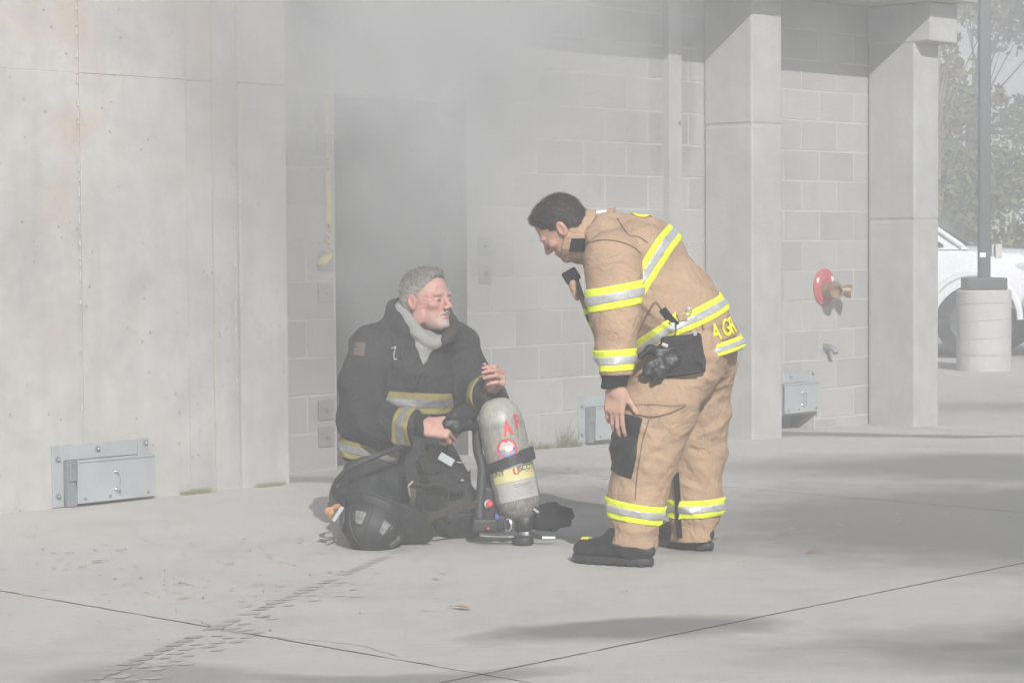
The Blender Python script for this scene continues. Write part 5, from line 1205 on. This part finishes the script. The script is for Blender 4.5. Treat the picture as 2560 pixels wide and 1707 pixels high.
prof = [(.018, -.055), (.03, -.05), (.052, -.04), (.073, -.018), (.087, .012), (R_T, .05)] + [(R_T, TL * q) for q in (.3, .6)] + [(R_T, TL - .075), (.0895, TL - .035), (.079, TL - .004), (.062, TL + .022), (.04, TL + .038), (.012, TL + .044), (.008, TL + .043), (.006, TL + .03)]
cyl = fa(MB().lathe(prof, TB, TAX, 56).build('cylinder', tank_mat(), ap, True))
# frame on the cylinder: TF faces the camera, TS points right
TF = unit(np.array([0, -1., 0]) - TAX * (np.array([0, -1., 0]) @ TAX)); TSd = np.cross(TAX, -TF); TSd = -TSd if TSd[0] < 0 else TSd
def wrap(a, h, r=R_T): return TB + TAX * h + (TF * math.cos(a) + TSd * math.sin(a)) * r
def wrap_mesh(me, name, m, parent, u0, h0, k, r, rot=0., fx=1.):
    for v in me.vertices:
        x, y = v.co.x * k * fx, v.co.y * k; x, y = x * math.cos(rot) - y * math.sin(rot), x * math.sin(rot) + y * math.cos(rot)
        v.co = wrap((u0 + x) / R_T, h0 + y, r).tolist()
    me.materials.clear(); me.materials.append(m); ob = bpy.data.objects.new(name, me); link(ob, parent); return fa(ob)
def flat_text(txt, bold=.02, space=1.):
    c = bpy.data.curves.new('txt', 'FONT'); c.body = txt; c.size = 1; c.align_x = 'CENTER'; c.align_y = 'CENTER'; c.offset = bold; c.space_character = space; ob = bpy.data.objects.new('txt', c); COL.objects.link(ob)
    me = bpy.data.meshes.new_from_object(ob.evaluated_get(bpy.context.evaluated_depsgraph_get())); bpy.data.objects.remove(ob); return me
def grid_mesh(w, h, nx, ny):
    b = MB(); b.add([(w * (i / nx - .5), h * (j / ny - .5), 0) for j in range(ny + 1) for i in range(nx + 1)], [(j * (nx + 1) + i, j * (nx + 1) + i + 1, (j + 1) * (nx + 1) + i + 1, (j + 1) * (nx + 1) + i) for j in range(ny) for i in range(nx)])
    me = bpy.data.meshes.new('sheet'); me.from_pydata(b.v, [], b.f); return me
def poly_mesh(loops):
    b = MB()
    for lp_ in loops: b.add([(x, y, 0) for x, y in lp_], [tuple(range(len(lp_)))])
    me = bpy.data.meshes.new('sheet'); me.from_pydata(b.v, [], b.f); return me
M['tankred'] = mat('red_sticker', (.62, .05, .06), .5, .08, 40); M['stk_white'] = mat('sticker_white', (.80, .80, .80), .45, .03); M['stk_blue'] = mat('sticker_blue', (.05, .10, .42), .45, .05); M['stk_yellow'] = mat('beak_yellow', (.75, .48, .04), .45, .05)
M['lbl_cream'] = mat('cream_label', (.62, .57, .27), .5, .06, 30); M['lbl_grey'] = mat('silver_label', (.42, .42, .40), .45, .1, 30, dirt=((.2, .2, .18), .5), dscale=30); M['lbl_ink'] = mat('label_ink', (.06, .05, .05), .6); M['lbl_red'] = mat('label_red', (.42, .06, .06), .6)
wrap_mesh(flat_text('A', .035), 'red_letter', M['tankred'], cyl, .024, TL * .785, .084, R_T + .0012, -.04, .66)
wrap_mesh(flat_text('F', .035), 'red_letter', M['tankred'], cyl, .072, TL * .825, .084, R_T + .0012, -.04, .66)
# round eagle sticker
EU, EH, ER_ = .004, TL * .592, .042
circ = lambda r, n=28, cx=0, cy=0: [(cx + r * math.cos(6.2832 * k / n), cy + r * math.sin(6.2832 * k / n)) for k in range(n)]
stk = wrap_mesh(poly_mesh([circ(1)]), 'eagle_sticker', M['tankred'], cyl, EU, EH, ER_, R_T + .0015)
wrap_mesh(poly_mesh([[(.78 * math.cos(a), .78 * math.sin(a)) for a in np.linspace(math.pi * .93, math.pi * 2.07, 22)]]), 'blue_field', M['stk_blue'], stk, EU, EH, ER_, R_T + .0021)
lps = []
for k in range(5):
    y0 = .16 + .13 * k; x0 = -math.sqrt(max(.02, .62 - y0 * y0)) + .05; x1 = math.sqrt(max(.02, .62 - y0 * y0)); n = 8
    up_ = [(x0 + (x1 - x0) * i / n, y0 + .05 * math.sin(i * 1.1) - .06 * i / n) for i in range(n + 1)]; lps.append(up_ + [(x, y - .065) for x, y in reversed(up_)])
wrap_mesh(poly_mesh(lps), 'flag_stripes', M['stk_white'], stk, EU, EH, ER_, R_T + .0022)
wrap_mesh(poly_mesh([[(-.30, .10), (-.18, .24), (.0, .30), (.22, .27), (.42, .15), (.60, .02), (.48, -.03), (.56, -.14), (.40, -.14), (.42, -.27), (.24, -.22), (.15, -.34), (.02, -.24), (-.12, -.26), (-.16, -.10), (-.28, -.03)]]), 'eagle_head', M['stk_white'], stk, EU, EH, ER_, R_T + .0026)
wrap_mesh(poly_mesh([[(-.24, .10), (-.30, .12), (-.48, .06), (-.56, -.05), (-.54, -.14), (-.44, -.07), (-.26, -.06), (-.16, -.02)]]), 'eagle_beak', M['stk_yellow'], stk, EU, EH, ER_, R_T + .0029)
wrap_mesh(poly_mesh([circ(.045, 8, -.10, .09)]), 'eagle_eye', M['lbl_ink'], stk, EU, EH, ER_, R_T + .003)
r_ = random.Random(2); pts_ = [(x * .17 - .6 + (.08 if y % 2 else 0), -.30 - .12 * y) for y in range(4) for x in range(8)]; pts_ = [q for q in pts_ if q[0] ** 2 + q[1] ** 2 < .5] + [(-.66, .0), (-.62, -.16)]
st_ = wrap_mesh(poly_mesh([circ(.038, 5, x, y) for x, y in pts_]), 'stars', M['stk_white'], stk, EU, EH, ER_, R_T + .0025); st_['kind'] = 'stuff'
# maker's labels: cream band with print, silver data plate below it
lab = wrap_mesh(grid_mesh(.20, .052, 24, 2), 'cream_label', M['lbl_cream'], cyl, .012, TL * .335, 1, R_T + .0008)
wrap_mesh(flat_text('SCOTT', .03), 'label_print', M['lbl_ink'], lab, .080, TL * .335 + .018, .030, R_T + .0014)
wrap_mesh(flat_text('SAFETY', .0, 1.5), 'label_print', M['lbl_ink'], lab, .082, TL * .335 + .001, .010, R_T + .0014)
wrap_mesh(flat_text('U', .06), 'label_mark', M['lbl_red'], lab, .020, TL * .335 + .010, .036, R_T + .0014)
wrap_mesh(flat_text('UNT', .03), 'label_print', M['lbl_ink'], lab, -.058, TL * .335 + .014, .028, R_T + .0014)
pl = wrap_mesh(grid_mesh(.19, .075, 24, 3), 'data_label', M['lbl_grey'], cyl, .014, TL * .335 - .065, 1, R_T + .0008)
for k in range(7): wrap_mesh(grid_mesh(.085 - .012 * (k % 3), .0022, 10, 1), 'printed_line', M['lbl_ink'] if k < 2 else M['galv_dark'], pl, .035, TL * .335 - .042 - .0075 * k, 1, R_T + .0013)
wrap_mesh(poly_mesh([[(0, 0), (1, .35), (1, -.3)]]), 'black_arrow', M['lbl_ink'], cyl, .072, TL * .12, .042, R_T + .0012)
# cylinder band
bp_ = [TB + TAX * (TL * .47 + .014 * math.sin(a)) + (TF * math.cos(a) + TSd * math.sin(a)) * (R_T + .004) for a in np.linspace(0, 6.2832, 48)]
fa(MB().ribbon(bp_, .040, .008, tuple(TAX)).build('cylinder_band', M['leather'], ap, True)); fa(MB().ribbon([p + (p - TB - TAX * ((p - TB) @ TAX)) * .05 for p in bp_[4:14]], .052, .012, tuple(TAX)).build('band_latch', M['black'], ap, bevel=.003))
# back frame: two rails and cross plates behind the cylinder
fa(MB().tube(curve([gz1(215, 330, 9.16), gz1(225, 560, 9.15), gz1(270, 720, 9.14), gz1(265, 900, 9.12), gz1(245, 1130, 9.10), gz1(250, 1290, 9.08)], 6), .020, 10).build('frame_rail', M['black'], ap, True))
fa(MB().tube(curve([gz1(330, 640, 9.2), gz1(355, 860, 9.18), gz1(390, 1080, 9.14), gz1(430, 1260, 9.1)], 6), .013, 8).build('frame_rail', M['black'], ap, True))
fa(MB().obox(gz1(320, 1120, 9.13), unit(gz1(400, 1130) - gz1(250, 1110)) * .040, (0, .02, 0), unit(gz1(315, 1000) - gz1(320, 1230)) * .075).build('frame_plate', M['black'], ap, bevel=.012))
fa(MB().obox(gz1(300, 800, 9.15), (.022, 0, .004), (0, .012, 0), (-.006, 0, .06)).build('frame_plate', M['black'], ap, bevel=.008))
ft = [gz1(240, 1425, 9.02), gz1(430, 1430, 9.02), gz1(600, 1440, 9.02)]; fa(MB().tube(ft, .008, 8).build('foot_rail', M['black'], ap, True)); fa(MB().tube([gz1(250, 1437, 9.01), gz1(430, 1447, 9.01), gz1(600, 1450, 9.01)], .003, 6).build('foot_wire', M['brightsteel'], ap, True))
fa(MB().obox(gz1(300, 1330, 9.06), (.05, 0, .0), (0, .03, 0), (0, 0, .028)).build('reducer_block', M['black'], ap, bevel=.012)); fa(MB().obox(gz1(470, 1300, 9.10), (.045, 0, .01), (0, .03, 0), (0, 0, .035)).build('reducer_block', M['leather'], ap, bevel=.015))
fa(MB().lathe([(.013, 0), (.014, .008), (.009, .013)], gz1(343, 1110, 9.085), (.2, -1, .1), 14).build('red_button', mat('red_button', (.70, .07, .07), .35, .05), ap, True)); fa(MB().lathe([(.017, -.004), (.017, .002)], gz1(333, 1112, 9.088), (.2, -1, .1), 14).build('button_ring', M['galv'], ap, True))
fa(MB().lathe([(.006, 0), (.004, .004)], gz1(332, 1363, 9.02), (0, -1, 0), 8).build('red_lamp', mat('red_lamp', (.8, .05, .08), .3, .05), ap)); fa(MB().obox(gz1(420, 1243, 9.06), (.007, 0, 0), (0, .004, 0), (0, 0, .009)).build('blue_tab', mat('blue_tab', (.05, .12, .55), .5, .05), ap, bevel=.002))
# pressure gauge
ga = gz1(542, 1328, 9.03); gg = fa(MB().lathe([(.026, -.02), (.027, .004), (.021, .007), (.019, .003), (.001, .003)], ga, (-.55, -1, .05), 20, .66, 1.05, (1, 0, 0)).build('gauge', M['brightsteel'], ap, True)); fa(MB().lathe([(.0185, .0), (.001, .0035)], ga + unit((-.55, -1, .05)) * .004, (-.55, -1, .05), 16, .66, 1.05, (1, 0, 0)).build('gauge_face', M['black'], gg))
# valve and hand wheel under the cylinder
vb = TB - TAX * .05; fa(MB().lathe([(.024, -.005), (.026, .03), (.034, .04), (.034, .07), (.026, .085)], vb, -TAX, 18).build('valve_body', M['bolt'], ap, True)); fa(MB().tube([gz1(700, 1170, 9.06), gz1(750, 1152, 9.06)], .004, 6).build('valve_ring', M['tankred'], ap))
vbody = U(.02, ell(gz1(700, 1285, 9.08), (.036, .035, .04)), seg(gz1(680, 1210, 9.08), gz1(660, 1330, 9.08), .025, .03), seg(gz1(760, 1230, 9.08), gz1(735, 1350, 9.07), .018, .02)); fa(sdf_mesh(folds(vbody, .003, 80, 71), gz1(700, 1280, 9.08) - .09, gz1(700, 1280, 9.08) + .09, .004, 'valve_guard', M['leather'], ap))
wv = gz1(690, 1440, 9.04); wv[2] = .001; fa(MB().lathe([(.040, 0), (.043, .006), (.043, .026), (.038, .032), (.015, .034)], wv, (0, 0, 1), 20).build('hand_wheel', M['black'], ap, True))
fa(MB().tube(curve([gz1(770, 1400, 9.05), gz1(830, 1440, 9.03), gz1(890, 1462, 9.02)], 4), .007, 8).build('drain_arm', M['black'], ap, True)); fa(MB().tube([gz1(890, 1460, 9.02), gz1(1022, 1460, 9.02)], .009, 12).build('steel_nipple', M['brightsteel'], ap, True)); fa(MB().tube(curve([gz1(790, 1150, 9.06), gz1(850, 1190, 9.05), gz1(850, 1250, 9.05)], 5), .012, 8).build('mask_bracket', M['leather'], ap, True)); fa(MB().obox(gz1(825, 1178, 9.04), unit((.8, 0, -.6)) * .012, (0, .004, 0), unit((.6, 0, .8)) * .005).build('bracket_clip', M['brightsteel'], ap))
# grab strap held in the fist, hose, webbing
gs = folds(chain([(A(1118, 1058, 9.04), .024), (A(1140, 1042, 9.05), .030), (A(1160, 1030, 9.08), .030), (A(1178, 1040, 9.12), .022), (A(1190, 1068, 9.15), .018)], .02), .006, 60, 72); gs2 = U(.012, gs, folds(chain([(A(1120, 1060, 9.03), .016), (A(1140, 1068, 9.04), .026), (A(1165, 1062, 9.08), .02), (A(1186, 1072, 9.12), .015)], .02), .004, 60, 73))
fa(sdf_mesh(gs2, *bbox([A(1118, 1062, 9.04), A(1190, 1040, 9.15)], .06), .0045, 'shoulder_strap', M['leather'], ap))
hp = curve([kw(200, 1010, 9.02), kw(165, 950, 9.03), kw(185, 860, 9.02), kw(235, 775, 9.0), kw(340, 690, 8.98), kw(500, 620, 8.98), kw(640, 565, 9.02), kw(760, 525, 9.08), kw(830, 505, 9.12)], 6)
fa(MB().tube(hp, .0105, 10).build('air_hose', M['black'], ap, True))
fa(MB().ribbon(curve([A(1040, 1075, 9.05), kw(900, 540, 9.03), kw(830, 640, 9.02), kw(835, 760, 9.0), kw(850, 830, 8.99)], 6), .045, .004, (1, .1, .1)).build('harness_webbing', M['blackcloth2'], ap))
fa(MB().ribbon(curve([kw(1000, 540, 9.1), kw(1060, 640, 9.04), kw(1170, 720, 9.04), kw(1250, 790, 9.05), kw(1330, 770, 9.08)], 6), .05, .004, (.5, 0, .8)).build('harness_webbing', M['blackcloth2'], ap)); fa(MB().obox(kw(1128, 632, 9.01), unit((.85, 0, -.5)) * .032, (0, .002, 0), unit((.5, 0, .85)) * .016).build('white_tag', M['galv'], ap, bevel=.002))
fa(MB().tube(curve([kw(1215, 655, 9.05), kw(1260, 658, 9.05), kw(1290, 656, 9.05)], 3), .003, 6).build('strap_bar', M['brightsteel'], ap)); fa(MB().tube(curve([kw(1250, 800, 9.03), kw(1262, 806, 9.03), kw(1275, 800, 9.03)], 4), .004, 6).build('snap_hook', M['brightsteel'], ap)); fa(MB().tube(curve([kw(1335, 730, 9.05), kw(1345, 745, 9.05), kw(1330, 760, 9.05)], 4), .003, 6).build('snap_hook', M['brightsteel'], ap))
fa(MB().tube(curve([kw(845, 815, 8.98), kw(812, 850, 8.97), kw(815, 890, 8.97), kw(822, 945, 8.97)], 5), .0035, 6).build('buckle', M['brightsteel'], ap)); fa(MB().tube([kw(810, 855, 8.97), kw(850, 812, 8.97)], .004, 6).build('buckle_bar', M['brightsteel'], ap))
M['web_brown'] = cloth_mat('brown_edge_webbing', (.075, .065, .05), .2, .85)
fa(MB().ribbon(curve([kw(840, 845, 8.98), kw(950, 860, 8.97), kw(1060, 850, 8.97), kw(1130, 890, 8.98), kw(1140, 950, 9.0), kw(1120, 1000, 9.02)], 6), .024, .003, (.1, -.8, .6)).build('waist_webbing', M['web_brown'], ap)); fa(MB().ribbon(curve([kw(1380, 1010, 9.02), kw(1250, 1025, 8.99), kw(1120, 1075, 8.97), kw(1010, 1105, 8.96), kw(945, 1085, 8.97), kw(925, 1050, 8.99)], 6), .036, .003, (.1, -.5, .8)).build('waist_webbing', M['web_brown'], ap))
fa(MB().ribbon(curve([kw(845, 870, 8.985), kw(850, 950, 8.98), kw(840, 1010, 8.99)], 4), .022, .003, (1, .2, 0)).build('waist_webbing', M['web_brown'], ap))

# ------------------------------------------------------------------ work gloves lying behind the valve
wg = A(1390, 1300, 9.25); wg[2] = 0; gvo = empty('work_glove', tuple(wg)); tag(gvo, 'black knit work glove lying on the concrete behind the tank valve', 'glove')
gv = lambda x, y, Y=9.2: A(1140 + x * .24233, 990 + y * .24233, Y)
gb = U(.014, rbox(gv(900, 1260, 9.22), (.075, .05, .045), head_frame((1, .1, .0), (0, 0, 1)), .03), chain([(gv(880, 1180, 9.22), .022), (gv(950, 1140, 9.21), .019), (gv(1015, 1118, 9.2), .014)], .01), chain([(gv(980, 1200, 9.2), .024), (gv(1060, 1170, 9.19), .021), (gv(1120, 1165, 9.18), .017)], .01), chain([(gv(990, 1230, 9.18), .024), (gv(1090, 1200, 9.16), .021), (gv(1165, 1190, 9.15), .017)], .01), chain([(gv(990, 1260, 9.16), .024), (gv(1100, 1240, 9.14), .021), (gv(1185, 1238, 9.13), .017)], .01), chain([(gv(990, 1300, 9.15), .024), (gv(1090, 1300, 9.13), .022), (gv(1155, 1300, 9.12), .018)], .01), seg(gv(860, 1320, 9.16), gv(1000, 1330, 9.15), .03, .03))
gb = I(folds(gb, .004, 50, 74), half((0, 0, .003), (0, 0, -1))); fin(sdf_mesh(gb, *bbox([gv(820, 1340, 9.15), gv(1190, 1110, 9.25)], .06), .0045, 'glove_body', M['knit'], gvo), wg)

# ------------------------------------------------------------------ helmet lying on its crown
hl = lambda x, y, Y=8.85: A(800 + x * .13605, 1200 + y * .13605, Y)
HO = A(905, 1325, 8.86); hroot = empty('fire_helmet', (HO[0], HO[1], 0)); tag(hroot, 'black leather-style fire helmet lying upturned on the concrete in front of the kneeling man', 'helmet'); HRO = np.array([HO[0], HO[1], 0]); fh = lambda o: fin(o, HRO)
dax = unit((-.30, -.62, -.60)); back = np.array([.90, -.02, -.40]); back = unit(back - dax * (back @ dax)); side = np.cross(dax, back)      # dax: crown direction, back: rear brim
bc = A(938, 1303, 8.99)
RH = np.stack([back, side, dax], 1)
def hp_(x, y, z): return bc + RH @ np.array([x, y, z])
shell = ell(bc + dax * .015, (.128, .108, .125), RH); inner = ell(bc - dax * .005, (.115, .096, .122), RH)
dome = I(shell, half(bc, -dax)); dome = sub(dome, inner, .004)
dm = fh(sdf_mesh(dome, bc - .26, bc + .26, .0045, 'dome', M['helmet'], hroot))
b = MB(); n = 48; v = []
for k in range(n):
    a = 2 * math.pi * k / n; ca, sa = math.cos(a), math.sin(a); x0, y0 = .122 * ca, .102 * sa
    w_ = .036 + .075 * max(0, ca) ** 1.6 + .018 * max(0, -ca) ** 2; x1, y1 = (.122 + w_) * ca, (.102 + w_ * .85) * sa; dz = -.022 - .03 * max(0, ca) ** 2
    v += [hp_(x0, y0, .008), hp_(x1, y1, dz), hp_(x1 * 1.008, y1 * 1.008, dz - .007), hp_(x0 * .97, y0 * .97, -.004)]
f = [(k * 4 + i, ((k + 1) % n) * 4 + i, ((k + 1) % n) * 4 + (i + 1) % 4, k * 4 + (i + 1) % 4) for k in range(n) for i in range(4)]
b.add(v, f); fh(b.build('brim', M['helmet'], hroot, 'x'))
fh(MB().tube([v[k * 4 + 1] for k in range(n)] + [v[1]], .0045, 6, False).build('brim_edge', M['black'], hroot, True))
for k in range(8):
    a = 2 * math.pi * (k + .25) / 8; P = []
    for q in np.linspace(.05, 1.45, 12): P.append(hp_(.129 * math.cos(q) * math.cos(a), .109 * math.cos(q) * math.sin(a), .015 + .126 * math.sin(q)))
    fh(MB().tube(P, .0042, 6).build('rib', M['helmet'], dm, True))
for k, (a0, q0) in enumerate(((-.55, .25), (-1.3, .25), (.25, .25), (-2.1, .25), (1.1, .25), (2.1, .25))):
    P = []
    for da, dq in ((-.20, 0), (.20, 0), (.13, .42), (-.13, .42)):
        a = a0 + da; q = q0 + dq; P.append(hp_(.1298 * math.cos(q) * math.cos(a), .1098 * math.cos(q) * math.sin(a), .0155 + .127 * math.sin(q)))
    g_ = MB(); g_.add(P, [(0, 1, 2, 3)]); o = fh(g_.build('reflective_patch', M['helmet_patch'], dm)); so = o.modifiers.new('t', 'SOLIDIFY'); so.thickness = .004; so.offset = 0
fs = MB(); fs.prism([(-.04, 0), (.04, 0), (.046, .06), (.03, .115), (0, .135), (-.03, .115), (-.046, .06)], hp_(-.155, 0, -.012), side, unit(dax * .8 + back * .35), unit(back * .8 - dax * .35), .004); fh(fs.build('front_shield', M['leather'], hroot))
fh(MB().obox(hl(330, 620, 8.88), unit(hl(400, 520) - hl(240, 760)) * .034, (0, .003, 0), unit(hl(370, 470) - hl(240, 400)) * .008).build('shield_panel', M['galv'], hroot, bevel=.002))
fl = folds(U(.01, chain([(hl(330, 480, 8.98), .012), (hl(230, 500, 8.96), .010), (hl(140, 560, 8.95), .011), (hl(110, 620, 8.95), .008)], .01), chain([(hl(330, 500, 8.97), .012), (hl(230, 520, 8.95), .009), (hl(205, 620, 8.94), .011), (hl(195, 690, 8.94), .008)], .01)), .003, 90, 75); fh(sdf_mesh(fl, *bbox([hl(110, 480, 8.95), hl(340, 720, 8.98)], .04), .0035, 'ear_flap_lining', mat('tan_leather', (.42, .22, .11), .7, .15, 40), hroot)); fh(MB().lathe([(.012, -.006), (.012, .006)], hl(195, 435, 8.95), (0, -1, 0), 12).build('strap_knob', M['black'], hroot))
fh(MB().tube(curve([hp_(.165, -.03, -.05), hp_(.178, -.02, -.052), hp_(.175, -.005, -.054)], 4), .004, 6).build('hanging_ring', M['brightsteel'], hroot))
vsr = folds(I(ell(hp_(.12, .02, -.06), (.09, .08, .05), RH), half(hp_(0, 0, -.02), dax)), .005, 40, 76); fh(sdf_mesh(vsr, *bbox([hp_(.12, .02, -.06)], .13), .0055, 'neck_flap', M['knit'], hroot))
